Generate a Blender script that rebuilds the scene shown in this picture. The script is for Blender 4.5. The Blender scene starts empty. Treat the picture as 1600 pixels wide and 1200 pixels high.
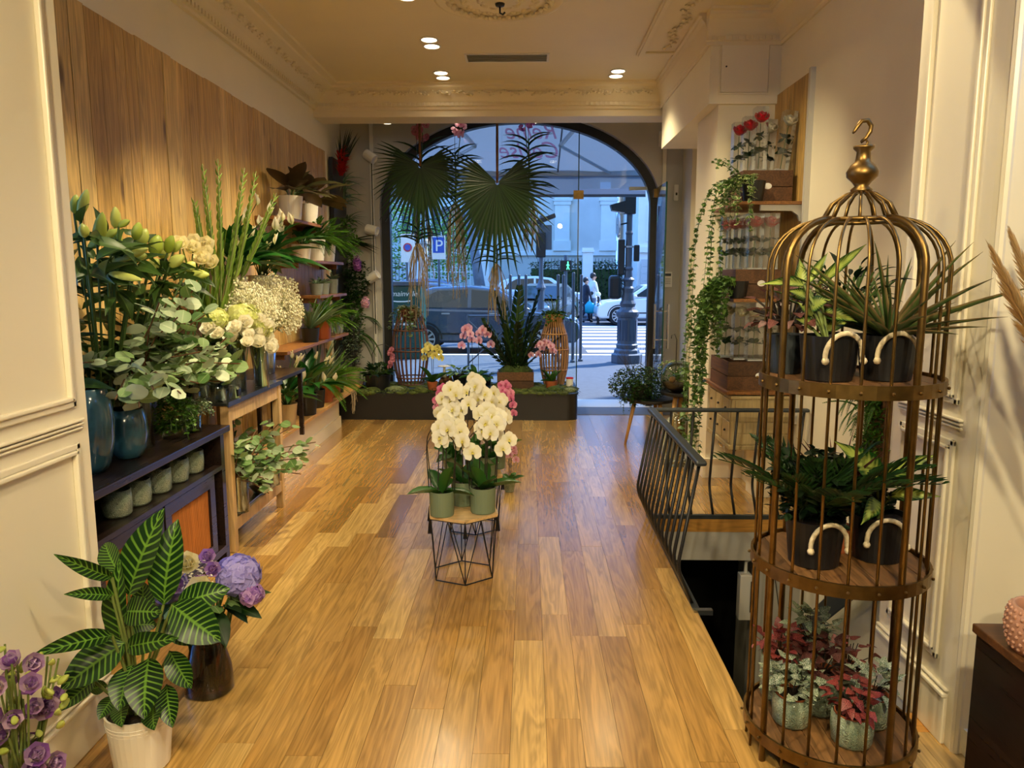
import bpy, math, random
import numpy as np
from mathutils import Matrix, Vector, Euler
random.seed(7)
PI=math.pi; R=math.radians
SC=bpy.context.scene; COL=SC.collection
# ---------------------------------------------------------------- camera
cam=bpy.data.cameras.new('camera'); camo=bpy.data.objects.new('camera',cam); COL.objects.link(camo)
cam.sensor_width=36; cam.lens=26.55; cam.clip_start=.05; cam.clip_end=400
camo.location=(0,0,1.6); camo.rotation_euler=(PI/2-math.atan(170/1180),0,math.atan(25/1192))
SC.camera=camo
# ---------------------------------------------------------------- exposure, sky, sun, lamps
vs=SC.view_settings; vs.view_transform='Standard'; vs.look='None'; vs.gamma=1; vs.exposure=.52; vs.use_curve_mapping=False
SC.cycles.use_denoising=True; SC.cycles.max_bounces=8; SC.cycles.diffuse_bounces=4; SC.cycles.glossy_bounces=4
SC.cycles.transparent_max_bounces=24; SC.cycles.transmission_bounces=6; SC.cycles.caustics_reflective=False; SC.cycles.caustics_refractive=False
SC.cycles.sample_clamp_indirect=6
W=bpy.data.worlds.new('sky'); SC.world=W; W.use_nodes=True
W.node_tree.nodes['Background'].inputs[0].default_value=(.13,.36,1.0,1); W.node_tree.nodes['Background'].inputs[1].default_value=3.0
def lamp(name,kind,loc,target,power,color,**kw):
    l=bpy.data.lights.new(name,kind); l.energy=power; l.color=color
    for k,v in kw.items(): setattr(l,k,v)
    o=bpy.data.objects.new(name,l); COL.objects.link(o); o.location=loc
    o.rotation_euler=(Vector(target)-Vector(loc)).to_track_quat('-Z','Y').to_euler()
    return o
lamp('sun','SUN',(40,30,40),(0,0,-8),6,(.9,.95,1),angle=R(.6))
WARM=(1,.82,.49)
def spot(loc,target,power,size=100,blend=.6,r=.08,color=WARM):
    return lamp('ceiling_spot_light','SPOT',loc,target,power,color,spot_size=R(size),spot_blend=blend,shadow_soft_size=r)
# recessed ceiling lamps of the shop
for x,y in ((-.83,7.57),(.84,7.54),(-.81,6.55),(-.84,5.45),(.42,5.4)): spot((x,y,3.44),(x,y,0),62,120)
# adjustable lamps aimed at the left display, the right shelves and the bird cage
for y,ty,p in ((3.4,3.5,150),(4.5,4.5,160),(5.6,5.7,120),(6.8,6.9,95)): spot((-.7,y,3.44),(-1.95,ty,1.1),p,54,.7,.04)
for y,ty,p in ((4.6,5.5,60),(3.4,2.9,70)): spot((.6,y,3.44),(1.7,ty,1.3),p,70,.8,.04)
# lamps of the room the photographer stands in
for x,y,tx,ty,p in ((-.7,.2,-1.2,2.3,120),(.75,.3,1.2,2.4,120),(0,-1.2,0,1.5,110),(-.1,1.6,-.1,3.2,70)): spot((x,y,2.75),(tx,ty,.6),p,115,.8,.05)
# ---------------------------------------------------------------- helpers
def lin(c): 
    c=c/255.; return c/12.92 if c<=.04045 else ((c+.055)/1.055)**2.4
def C(r,g,b): return (lin(r),lin(g),lin(b),1)
def newmat(name):
    m=bpy.data.materials.new(name); m.use_nodes=True; nt=m.node_tree; b=nt.nodes['Principled BSDF']; return m,nt,b
def nd(nt,typ,ins=None,**at):
    n=nt.nodes.new('ShaderNode'+typ)
    for k,v in at.items(): setattr(n,k,v)
    for k,v in (ins or {}).items():
        s=n.inputs[k]
        if isinstance(v,bpy.types.NodeSocket): nt.links.new(v,s)
        else: s.default_value=v
    return n
def mth(nt,op,a,b=0.,clamp=False):
    return nd(nt,'Math',{0:a,1:b},operation=op,use_clamp=clamp).outputs[0]
def mixc(nt,f,a,b,bt='MIX'):
    n=nd(nt,'Mix',{0:f},data_type='RGBA',blend_type=bt)
    for i,v in ((6,a),(7,b)):
        if isinstance(v,bpy.types.NodeSocket): nt.links.new(v,n.inputs[i])
        else: n.inputs[i].default_value=v
    return n.outputs[2]
def ramp(nt,f,stops):
    n=nd(nt,'ValToRGB',{0:f}); cr=n.color_ramp
    while len(cr.elements)<len(stops): cr.elements.new(.5)
    for e,(p,c) in zip(cr.elements,stops): e.position=p; e.color=c
    return n.outputs[0]
def P(b,**kw):
    nm=dict(rough='Roughness',metal='Metallic',spec='Specular IOR Level',coat='Coat Weight',coatr='Coat Roughness',sheen='Sheen Weight')
    for k,v in kw.items(): b.inputs[nm[k]].default_value=v
M={}
def plain(name,col,rough=.5,metal=0,spec=.5,var=.0,scale=8,bump=0,coat=0):
    m,nt,b=newmat(name); P(b,rough=rough,metal=metal,spec=spec,coat=coat)
    if var or bump:
        tc=nd(nt,'TexCoord'); no=nd(nt,'TexNoise',{'Vector':tc.outputs['Object'],'Scale':scale,'Detail':5.})
        dark=tuple(c*(1-var) for c in col[:3])+(1,); lite=tuple(min(1,c*(1+var)) for c in col[:3])+(1,)
        nt.links.new(ramp(nt,no.outputs[0],[(.3,dark),(.7,lite)]),b.inputs['Base Color'])
        if bump: nt.links.new(nd(nt,'Bump',{'Height':no.outputs[0],'Strength':bump,'Distance':.01}).outputs[0],b.inputs['Normal'])
    else: b.inputs['Base Color'].default_value=col
    M[name]=m; return m
def rnd(nt):
    return mth(nt,'FRACT',mth(nt,'ADD',nd(nt,'ObjectInfo').outputs['Random'],nd(nt,'NewGeometry').outputs['Random Per Island']))
def wood(name,tones,axis='Y',rough=.4,grain=1.,coat=0,dark=.55,knots=False):
    m,nt,b=newmat(name); r=nd(nt,'ObjectInfo').outputs['Random']
    pos=nd(nt,'NewGeometry').outputs['Position']
    off=nd(nt,'CombineXYZ',{0:mth(nt,'MULTIPLY',r,37.),1:mth(nt,'MULTIPLY',r,91.),2:mth(nt,'MULTIPLY',r,53.)}).outputs[0]
    v=nd(nt,'VectorMath',{0:pos,1:off},operation='ADD').outputs[0]
    s={'X':(1.2,14,14),'Y':(14,1.2,14),'Z':(14,14,1.2)}[axis]
    mp=nd(nt,'Mapping',{'Vector':v,'Scale':tuple(k*grain for k in s)}).outputs[0]
    n1=nd(nt,'TexNoise',{'Vector':mp,'Scale':1.,'Detail':3.,'Distortion':1.2}).outputs[0]
    mp2=nd(nt,'Mapping',{'Vector':v,'Scale':tuple(k*grain*(7 if k>5 else 2.5) for k in s)}).outputs[0]
    n2=nd(nt,'TexNoise',{'Vector':mp2,'Scale':1.,'Detail':4.}).outputs[0]
    wv=nd(nt,'Math',{0:mth(nt,'MULTIPLY',n1,34.)},operation='SINE').outputs[0]
    tones=tones if len(tones)>1 else tones*2; base=ramp(nt,r,[(i/(len(tones)-1),c) for i,c in enumerate(tones)])
    g=mth(nt,'ADD',mth(nt,'MULTIPLY',wv,.12),mth(nt,'ADD',mth(nt,'MULTIPLY',n2,.75),mth(nt,'MULTIPLY',n1,.35)))
    f=nd(nt,'MapRange',{0:g,1:.32,2:.82,3:dark,4:1.12}).outputs[0]
    col=mixc(nt,1.,base,nd(nt,'CombineColor',{0:f,1:f,2:f}).outputs[0],'MULTIPLY')
    if knots:
        vo=nd(nt,'TexVoronoi',{'Vector':nd(nt,'Mapping',{'Vector':v,'Scale':(5,5,1.6)}).outputs[0],'Scale':1.0}).outputs[0]
        k=nd(nt,'MapRange',{0:vo,1:.05,2:.16,3:.75,4:0.}).outputs[0]
        col=mixc(nt,k,col,C(70,42,18))
    nt.links.new(col,b.inputs['Base Color'])
    nt.links.new(nd(nt,'MapRange',{0:n2,3:rough*.85,4:rough*1.2}).outputs[0],b.inputs['Roughness'])
    nt.links.new(nd(nt,'Bump',{'Height':g,'Strength':.12,'Distance':.004}).outputs[0],b.inputs['Normal'])
    P(b,coat=coat,coatr=.19); M[name]=m; return m
def leafm(name,c1,c2,vein=None,pat=None,rough=.42,spec=.4,back=None):
    """c1/c2: the darker and lighter leaf tone between which single leaves vary"""
    m,nt,b=newmat(name); P(b,rough=rough,spec=spec)
    uv=nd(nt,'UVMap').outputs[0]; sx=nd(nt,'SeparateXYZ',{0:uv}); u=sx.outputs[0]; v=sx.outputs[1]
    au=mth(nt,'ABSOLUTE',mth(nt,'SUBTRACT',mth(nt,'MULTIPLY',u,2.),1.))
    col=mixc(nt,rnd(nt),c1,c2)
    no=nd(nt,'TexNoise',{'Vector':uv,'Scale':9.,'Detail':4.}).outputs[0]
    if pat=='stripe':
        w=mth(nt,'SINE',mth(nt,'MULTIPLY',mth(nt,'SUBTRACT',v,mth(nt,'MULTIPLY',au,.16)),68.))
        f=nd(nt,'MapRange',{0:mth(nt,'ADD',w,mth(nt,'MULTIPLY',no,.3)),1:.55,2:1.0,3:0.,4:1.}).outputs[0]
        col=mixc(nt,mth(nt,'MULTIPLY',f,mth(nt,'SUBTRACT',1.05,mth(nt,'MULTIPLY',au,.5))),col,vein)
    elif pat=='centre':
        s=mth(nt,'ADD',mth(nt,'MULTIPLY',mth(nt,'SINE',mth(nt,'SUBTRACT',mth(nt,'MULTIPLY',v,60.),mth(nt,'MULTIPLY',au,14.))),.16),mth(nt,'ADD',au,mth(nt,'MULTIPLY',no,.5)))
        col=mixc(nt,nd(nt,'MapRange',{0:s,1:.55,2:1.1,3:1.,4:0.}).outputs[0],col,vein)
    elif pat=='edge':
        col=mixc(nt,nd(nt,'MapRange',{0:mth(nt,'ADD',au,mth(nt,'MULTIPLY',no,.5)),1:.8,2:1.05}).outputs[0],col,vein)
    elif pat=='net':
        vo=nd(nt,'TexVoronoi',{'Vector':uv,'Scale':8.},feature='DISTANCE_TO_EDGE').outputs[0]
        f=nd(nt,'MapRange',{0:vo,1:.02,2:.14,3:1.,4:0.}).outputs[0]; col=mixc(nt,f,col,vein)
    if vein and pat!='edge':
        col=mixc(nt,nd(nt,'MapRange',{0:au,1:.03,2:.1,3:.8,4:0.}).outputs[0],col,vein)
    if back:
        col=mixc(nt,nd(nt,'NewGeometry').outputs['Backfacing'],col,back)
    nt.links.new(col,b.inputs['Base Color'])
    tr=nd(nt,'BsdfTranslucent',{0:col}).outputs[0]
    mx=nd(nt,'MixShader',{0:.22,1:b.outputs[0],2:tr}); nt.links.new(mx.outputs[0],nt.nodes['Material Output'].inputs[0])
    M[name]=m; return m
def petalm(name,c1,c2,center=None,rough=.6,spot=None):
    m,nt,b=newmat(name); P(b,rough=rough,spec=.25)
    uv=nd(nt,'UVMap').outputs[0]; v=nd(nt,'SeparateXYZ',{0:uv}).outputs[1]
    col=mixc(nt,rnd(nt),c1,c2)
    if center: col=mixc(nt,nd(nt,'MapRange',{0:v,1:.0,2:.45,3:1.,4:0.}).outputs[0],col,center)
    if spot:
        no=nd(nt,'TexNoise',{'Vector':uv,'Scale':14.}).outputs[0]
        col=mixc(nt,nd(nt,'MapRange',{0:no,1:.52,2:.6}).outputs[0],col,spot)
    nt.links.new(col,b.inputs['Base Color'])
    tr=nd(nt,'BsdfTranslucent',{0:col}).outputs[0]
    mx=nd(nt,'MixShader',{0:.3,1:b.outputs[0],2:tr}); nt.links.new(mx.outputs[0],nt.nodes['Material Output'].inputs[0])
    M[name]=m; return m
def glass(name,tint=(1,1,1,1),refl=.12,rough=.0):
    m=bpy.data.materials.new(name); m.use_nodes=True; nt=m.node_tree; nt.nodes.clear()
    out=nd(nt,'OutputMaterial'); t=nd(nt,'BsdfTransparent',{0:tint}).outputs[0]; g=nd(nt,'BsdfGlossy',{0:(1,1,1,1),1:rough}).outputs[0]
    lw=nd(nt,'LayerWeight',{0:.25}).outputs['Fresnel']
    f=mth(nt,'ADD',mth(nt,'MULTIPLY',lw,.8),refl*.3,True)
    nt.links.new(nd(nt,'MixShader',{0:f,1:t,2:g}).outputs[0],out.inputs[0]); M[name]=m; return m
def emis(name,col,s):
    m,nt,b=newmat(name); b.inputs['Base Color'].default_value=col; b.inputs['Emission Color'].default_value=col; b.inputs['Emission Strength'].default_value=s; M[name]=m
# materials
plain('wall_paint',C(238,230,206),.55,var=.03,scale=2); plain('ceiling_paint',C(236,224,194),.6,var=.02,scale=2); plain('wall_grey',C(190,188,182),.6); plain('satin_white',C(240,232,210),.32)
plain('black_metal',C(22,22,24),.42,0,.5); plain('dark_frame',C(26,26,28),.4); plain('rail_grey',C(52,58,62),.38,.2); plain('steel',C(165,172,180),.25,1); plain('chrome',C(210,210,210),.18,1)
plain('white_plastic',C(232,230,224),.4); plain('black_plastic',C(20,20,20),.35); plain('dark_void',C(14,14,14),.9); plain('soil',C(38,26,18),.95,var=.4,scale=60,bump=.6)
plain('brass',(.235,.145,.048,1),.4,1,var=.25,scale=20); plain('white_ceramic',C(235,230,218),.35); plain('sage_pot',C(112,128,104),.5); plain('terracotta',C(168,92,52),.75,var=.15,scale=20); plain('copper_pot',C(176,92,54),.4,.5)
plain('black_pot',C(24,24,26),.4); plain('grey_pot',C(122,128,122),.6,var=.15,scale=14); plain('beige_pot',C(206,184,146),.6,var=.05); plain('olive_pot',C(128,128,92),.6); plain('blue_glaze',C(40,78,96),.16,0,.6,var=.55,scale=9,coat=.5); plain('maroon_glaze',C(70,18,16),.3)
plain('rope',C(214,198,164),.9,var=.15,scale=60,bump=.6); plain('tile_grey',C(96,98,98),.6,var=.1,scale=5); plain('cream',C(214,196,158),.6); plain('paper_white',C(240,240,236),.7); plain('moss',C(74,86,34),.95,var=.6,scale=26,bump=1.); plain('moss_dark',C(56,74,30),.95,var=.5,scale=40,bump=1.); plain('moss_grey',C(112,124,88),.95,var=.4,scale=50,bump=1.)
plain('bark',C(104,70,42),.9,var=.4,scale=30,bump=.6); plain('root',C(150,136,110),.8,var=.2,scale=20); plain('stem_green',C(64,92,36),.55); plain('stem_pale',C(112,128,62),.55); plain('stem_dark',C(34,26,20),.5); plain('rose_pot_pink',C(188,142,120),.45,var=.08)
wood('oak',[C(202,158,86),C(178,132,66),C(220,180,108),C(192,146,76),C(150,108,52),C(210,166,92),C(166,122,60)],'Y',.24,dark=.60,coat=1.)
wood('oak_x',[C(204,150,72),C(190,132,58)],'X',.35,dark=.7)
wood('plank',[C(214,174,104),C(198,158,88),C(224,188,118),C(192,152,84),C(210,170,100)],'Z',.5,dark=.6,knots=True)
wood('walnut',[C(104,66,34),C(92,58,30),C(116,76,42)],'X',.5,dark=.55); wood('crate',[C(96,62,34),C(108,72,42),C(84,54,30)],'Y',.6,dark=.5); wood('shelf_wood',[C(150,98,48),C(136,88,44)],'Y',.45,dark=.55); wood('pale_wood',[C(206,172,122),C(196,160,110)],'Z',.5,dark=.72); wood('low_shelf_wood',[C(206,158,92)],'Y',.45,dark=.65)
wood('ebony',[C(34,24,20),C(40,28,24)],'Y',.28,dark=.6); wood('tray_wood',[C(132,92,52),C(120,82,46),C(142,102,60),C(110,76,42)],'Y',.5,dark=.5); wood('cane',[C(176,106,46)],'Z',.6,dark=.7); wood('rattan_dark',[C(110,70,46)],'Z',.6); wood('rattan',[C(186,138,84)],'Z',.6); wood('cabinet_beige',[C(186,166,122),C(176,156,112)],'Z',.55,dark=.8)
glass('window_glass',(.93,.97,.96,1),.03); glass('vase_glass',(.86,.92,.88,1),.12); glass('clear_film',(.9,.92,.94,1),.3,.12); glass('amber_glass',(.34,.16,.05,1),.2)
emis('lamp_lens',(1,.86,.62,1),9); emis('walk_green',(.1,1,.4,1),2)
# geometry
class MB:
    def __init__(s): s.v=[]; s.f=[]; s.u=[]
    def add(s,v,f,uv=None):
        o=len(s.v); s.v+= [tuple(p) for p in v]; s.f+=[tuple(i+o for i in q) for q in f]; s.u+= [tuple(p) for p in uv] if uv is not None else [(.5,.5)]*len(v)
    def box(s,a,b,mat=None):
        (x0,y0,z0),(x1,y1,z1)=a,b
        v=[(x0,y0,z0),(x1,y0,z0),(x1,y1,z0),(x0,y1,z0),(x0,y0,z1),(x1,y0,z1),(x1,y1,z1),(x0,y1,z1)]
        if mat is not None: v=[mat@Vector(p) for p in v]
        s.add(v,[(3,2,1,0),(4,5,6,7),(0,1,5,4),(1,2,6,5),(2,3,7,6),(3,0,4,7)]); return s
    def hexa(s,v): s.add(v,[(3,2,1,0),(4,5,6,7),(0,1,5,4),(1,2,6,5),(2,3,7,6),(3,0,4,7)]); return s
    def tube(s,pts,r,n=6,closed=False,cap=True):
        pts=[Vector(p) for p in pts]; m=len(pts); rs=r if isinstance(r,(list,tuple)) else [r]*m
        up=None; v=[]
        for i,p in enumerate(pts):
            if closed: d=(pts[(i+1)%m]-pts[i-1])
            else: d=pts[min(i+1,m-1)]-pts[max(i-1,0)]
            d.normalize()
            if up is None: up=Vector((0,0,1)) if abs(d.z)<.9 else Vector((1,0,0))
            a=d.cross(up); 
            if a.length<1e-5: a=d.orthogonal()
            a.normalize(); up=a.cross(d).normalized()
            for k in range(n):
                t=2*PI*k/n; v.append(p+(a*math.cos(t)+up*math.sin(t))*rs[i])
        f=[]
        for i in range(m if closed else m-1):
            j=(i+1)%m
            for k in range(n): f.append((i*n+k,i*n+(k+1)%n,j*n+(k+1)%n,j*n+k))
        if cap and not closed: f+= [tuple(range(n))[::-1],tuple((m-1)*n+k for k in range(n))]
        s.add(v,f,[(.5,i/(m-1)) for i in range(m) for k in range(n)]); return s
    def lathe(s,prof,n=20,cx=0,cy=0,mat=None,squash=None):
        v=[];f=[];m=len(prof)
        for r,z in prof:
            for k in range(n):
                t=2*PI*k/n; p=Vector((cx+r*math.cos(t),cy+r*math.sin(t),z)); v.append(mat@p if mat is not None else p)
        for i in range(m-1):
            for k in range(n): f.append((i*n+k,i*n+(k+1)%n,(i+1)*n+(k+1)%n,(i+1)*n+k))
        if prof[0][0]>1e-6: f.append(tuple(range(n))[::-1])
        if prof[-1][0]>1e-6: f.append(tuple((m-1)*n+k for k in range(n)))
        s.add(v,f); return s
    def ball(s,c,r,n=10,sq=(1,1,1)):
        m=max(4,n//2); prof=[(math.sin(PI*i/m)*1.0,-math.cos(PI*i/m)) for i in range(m+1)]
        return s.lathe(prof,n,mat=Matrix.Translation(c)@Matrix.Diagonal((r*sq[0],r*sq[1],r*sq[2],1)))
    def proto(s,pr,mx):
        v,f,u=pr; vv=(np.c_[v,np.ones(len(v))]@np.array(mx).T)[:,:3]; s.add(vv.tolist(),f,u); return s
    def prism(s,poly,z0,z1,axis='z'):
        n=len(poly)
        def m3(p,z): return {'z':(p[0],p[1],z),'y':(p[0],z,p[1]),'x':(z,p[0],p[1])}[axis]
        v=[m3(p,z0) for p in poly]+[m3(p,z1) for p in poly]
        f=[tuple(range(n))[::-1],tuple(range(n,2*n))]+[(i,(i+1)%n,n+(i+1)%n,n+i) for i in range(n)]
        s.add(v,f); return s
    def mesh(s,name,smooth=False):
        me=bpy.data.meshes.new(name); me.from_pydata(s.v,[],s.f)
        ul=me.uv_layers.new(name='UVMap'); idx=np.empty(len(me.loops),dtype=np.int32); me.loops.foreach_get('vertex_index',idx)
        ul.data.foreach_set('uv',np.array(s.u,dtype=np.float32)[idx].ravel())
        if smooth: me.polygons.foreach_set('use_smooth',[True]*len(me.polygons))
        me.update(); return me
def put(name,geo,mat,parent=None,mx=None,smooth=False,label=None,stuff=False,bevel=0):
    me=geo.mesh(name,smooth) if isinstance(geo,MB) else geo
    if mat and not me.materials: me.materials.append(M[mat])
    o=bpy.data.objects.new(name,me); COL.objects.link(o)
    if parent: o.parent=parent
    if mx is not None: o.matrix_basis=mx
    if label: o['label']=label
    if stuff: o['kind']='stuff'
    if bevel:
        b=o.modifiers.new('bevel','BEVEL'); b.width=bevel; b.segments=2; b.limit_method='ANGLE'
    return o
def thing(name,label,cat,loc=(0,0,0),rz=0,group=None):
    o=bpy.data.objects.new(name,None); COL.objects.link(o); o.location=loc; o.rotation_euler=(0,0,rz); o.empty_display_size=.05
    o['label']=label; o['category']=cat
    if group: o['group']=group
    return o
def tag(o,label,cat,group=None):
    o['label']=label; o['category']=cat
    if group: o['group']=group
    return o
def struct(name,geo,mat,smooth=False,bevel=0,parent=None):
    o=put(name,geo,mat,parent,None,smooth,bevel=bevel)
    if parent is None: o['kind']='structure'
    return o
def B(a,b): return MB().box(a,b)
def copytree(root,loc,rz=0,label=None,sc=None):
    r=root.copy(); COL.objects.link(r); r.location=loc; r.rotation_euler=(0,0,rz)
    if sc: r.scale=(sc,sc,sc)
    if label: r['label']=label
    for ch in root.children:
        c=ch.copy(); COL.objects.link(c); c.parent=r
        for g in ch.children:
            d=g.copy(); COL.objects.link(d); d.parent=c
    return r
T=Matrix.Translation
def RX(a): return Matrix.Rotation(a,4,'X')
def RY(a): return Matrix.Rotation(a,4,'Y')
def RZ(a): return Matrix.Rotation(a,4,'Z')
def S(x,y=None,z=None):
    if y is None: y=z=x
    return Matrix.Diagonal((x,y,z,1))
def LM(p,az,el,L,Wd,roll=0):
    """leaf matrix: base p, heading az (0=+x), elevation el, length L, width Wd"""
    return T(p)@RZ(az-PI/2)@RX(el)@RY(roll)@S(Wd,L,L)
U=random.uniform
CAL= [([-1.3, 2.315, 0.565], [-1.18, 2.35, 0.85], 0.104), ([-1.195, 2.33, 0.528], [-1.162, 2.4, 0.796], 0.104), ([-1.326, 2.294, 0.412], [-1.297, 2.28, 0.701], 0.073), ([-1.345, 2.345, 0.629], [-1.443, 2.45, 0.694], 0.066), ([-1.303, 2.234, 0.66], [-1.38, 2.08, 0.795], 0.042), ([-1.311, 2.24, 0.598], [-1.374, 2.1, 0.663], 0.038), ([-1.297, 2.198, 0.484], [-1.39, 1.96, 0.542], 0.052), ([-1.284, 2.246, 0.437], [-1.423, 2.12, 0.348], 0.104), ([-1.399, 2.252, 0.302], [-1.45, 2.14, 0.261], 0.056), ([-1.272, 2.255, 0.356], [-1.266, 2.15, 0.261], 0.087), ([-1.211, 2.246, 0.385], [-1.171, 2.12, 0.253], 0.108), ([-1.161, 2.285, 0.388], [-1.082, 2.25, 0.28], 0.073), ([-1.143, 2.285, 0.549], [-0.978, 2.25, 0.442], 0.122), ([-1.143, 2.315, 0.536], [-0.979, 2.35, 0.576], 0.084), ([-1.289, 2.27, 0.532], [-1.134, 2.2, 0.562], 0.084), ([-1.288, 2.264, 0.413], [-1.076, 2.18, 0.488], 0.063), ([-1.348, 2.27, 0.238], [-1.363, 2.2, 0.198], 0.049), ([-1.311, 2.255, 0.231], [-1.26, 2.15, 0.206], 0.056), ([-1.207, 2.252, 0.219], [-1.153, 2.14, 0.204], 0.063), ([-1.168, 2.264, 0.282], [-1.117, 2.18, 0.187], 0.066), ([-1.179, 2.306, 0.485], [-1.068, 2.32, 0.402], 0.077), ([-1.318, 2.315, 0.464], [-1.233, 2.35, 0.448], 0.063), ([-1.385, 2.3, 0.259], [-1.447, 2.3, 0.242], 0.042), ([-1.263, 2.336, 0.455], [-1.305, 2.42, 0.567], 0.077)]
LIL= [([-1.802, 3.027, 1.842], [-1.79, 3.03, 1.917], 0.038), ([-1.781, 3.027, 1.833], [-1.745, 3.033, 1.938], 0.038), ([-1.74, 3.066, 1.722], [-1.695, 3.04, 1.85], 0.049), ([-1.838, 3.165, 1.711], [-1.711, 3.185, 1.791], 0.043), ([-1.799, 3.315, 1.803], [-1.783, 3.299, 1.894], 0.041), ([-1.681, 3.126, 1.797], [-1.631, 3.124, 1.823], 0.027), ([-1.706, 3.297, 1.751], [-1.681, 3.296, 1.828], 0.042), ([-1.738, 3.16, 1.656], [-1.569, 3.139, 1.71], 0.043), ([-1.738, 3.376, 1.723], [-1.701, 3.398, 1.806], 0.054), ([-1.756, 3.549, 1.691], [-1.729, 3.563, 1.788], 0.062), ([-1.733, 3.644, 1.705], [-1.689, 3.618, 1.788], 0.049), ([-1.719, 3.677, 1.711], [-1.674, 3.682, 1.766], 0.035), ([-1.792, 3.55, 1.596], [-1.719, 3.522, 1.676], 0.056), ([-1.702, 3.594, 1.641], [-1.626, 3.592, 1.692], 0.051), ([-1.725, 3.103, 1.607], [-1.596, 3.126, 1.579], 0.032), ([-1.726, 3.823, 1.62], [-1.691, 3.848, 1.668], 0.046), ([-1.777, 3.976, 1.602], [-1.68, 3.994, 1.602], 0.047), ([-1.769, 3.255, 1.729], [-1.769, 3.281, 1.781], 0.039), ([-1.699, 3.272, 1.663], [-1.633, 3.248, 1.688], 0.031), ([-1.818, 3.769, 1.679], [-1.799, 3.752, 1.749], 0.054), ([-1.686, 2.885, 1.741], [-1.688, 2.881, 1.795], 0.037)]
LIL_LEAF= [([-1.78, 3.147, 1.676], [-1.584, 3.135, 1.646], 0.045), ([-1.799, 3.135, 1.666], [-1.855, 3.128, 1.724], 0.04), ([-1.824, 3.409, 1.756], [-1.769, 3.414, 1.719], 0.065), ([-1.787, 3.27, 1.535], [-1.741, 3.294, 1.398], 0.062), ([-1.771, 3.193, 1.597], [-1.845, 3.219, 1.688], 0.046), ([-1.743, 3.037, 1.597], [-1.827, 3.066, 1.626], 0.039), ([-1.773, 3.11, 1.498], [-1.824, 3.09, 1.519], 0.04), ([-1.742, 3.625, 1.596], [-1.625, 3.653, 1.631], 0.046), ([-1.735, 4.023, 1.57], [-1.662, 4.027, 1.532], 0.038), ([-1.766, 3.162, 1.765], [-1.792, 3.145, 1.88], 0.045), ([-1.747, 3.348, 1.774], [-1.779, 3.352, 1.801], 0.043), ([-1.834, 3.593, 1.63], [-1.909, 3.567, 1.596], 0.04), ([-1.743, 3.633, 1.55], [-1.694, 3.662, 1.533], 0.04), ([-1.866, 3.414, 1.671], [-1.922, 3.432, 1.715], 0.038), ([-1.814, 3.116, 1.646], [-1.766, 3.095, 1.597], 0.04), ([-1.833, 3.665, 1.757], [-1.797, 3.681, 1.797], 0.047)]
GLAD= [([-1.878, 4.552, 1.408], [-1.91, 4.525, 2.246], 0.0), ([-1.893, 4.638, 1.405], [-1.852, 4.611, 2.287], 0.0), ([-1.887, 4.677, 1.443], [-1.714, 4.667, 2.243], 0.0), ([-1.877, 4.754, 1.44], [-1.686, 4.783, 2.236], 0.0), ([-1.9, 4.868, 1.469], [-1.602, 4.898, 2.116], 0.0), ([-1.911, 4.509, 1.524], [-1.954, 4.484, 2.037], 0.0)]
DIE1= [([1.133, 2.405, 0.951], [0.973, 2.37, 1.079], 0.075), ([1.168, 2.42, 0.953], [1.325, 2.42, 1.023], 0.052), ([1.171, 2.39, 0.896], [1.296, 2.32, 0.913], 0.042), ([1.132, 2.384, 0.88], [1.044, 2.3, 0.826], 0.05), ([1.173, 2.45, 0.908], [1.148, 2.52, 0.92], 0.033), ([1.185, 2.45, 0.908], [1.249, 2.52, 0.951], 0.033)]
DIE2= [([0.917, 2.444, 1.564], [1.092, 2.5, 1.699], 0.031), ([0.884, 2.438, 1.572], [0.962, 2.48, 1.672], 0.027), ([0.863, 2.435, 1.56], [0.869, 2.47, 1.652], 0.04), ([0.864, 2.405, 1.568], [0.716, 2.37, 1.571], 0.033), ([0.889, 2.396, 1.501], [0.925, 2.34, 1.526], 0.048), ([0.925, 2.405, 1.48], [1.023, 2.37, 1.456], 0.04), ([0.936, 2.426, 1.426], [1.022, 2.44, 1.45], 0.036), ([0.88, 2.42, 1.532], [0.818, 2.42, 1.552], 0.033), ([0.896, 2.405, 1.436], [0.83, 2.37, 1.466], 0.038), ([0.909, 2.435, 1.467], [0.87, 2.47, 1.514], 0.033)]
# ================================================================ the setting
XL,XR,HC=-2.2,1.86,3.5
HX0,HY0,HY1=.82,2.62,4.92   # stair opening
fl=struct('floor',MB().box((-3.2,-3,-.06),(HX0-.004,9.1,-.022)).box((HX0,-3,-.06),(3.2,HY0-.004,-.022)).box((HX0,HY1+.03,-.06),(XR+.3,9.1,-.022)),'ebony')
pk=B((-.5,-.5,-.022),(.5,.5,0)).mesh('plank'); pk.materials.append(M['oak'])
def plank(x0,x1,y0,y1,me=pk):
    g=.0012; o=put('plank',me,None,fl,T(((x0+x1)/2,(y0+y1)/2,U(-.0006,0)))@S(x1-x0-g,y1-y0-g,1)); return o
def planks(x0,x1,y0,y1,w,lo=.75,hi=1.5):
    n=round((x1-x0)/w)
    for i in range(n):
        y=y0-U(0,.9); a=x0+(x1-x0)*i/n; b=x0+(x1-x0)*(i+1)/n
        while y<y1:
            e=y+U(lo,hi)
            if e>y1-.35: e=y1
            plank(a,b,max(y,y0),e); y=e
planks(-2.2,.70,1.0,8.62,.1263)
planks(.82,1.86,HY1+.0,8.62,.13,1.0,1.9); planks(.70,1.5,1.0,2.50,.13,1.6,2); planks(1.5,3.2,1.0,2.37,.13,1.6,2); planks(-3.2,-2.2,1.0,1.7,.13,1.6,2)
plank(.70,.82,HY0-.12,4.0); plank(.70,.82,4.0,6.4); plank(.70,.82,6.4,8.62)
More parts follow.
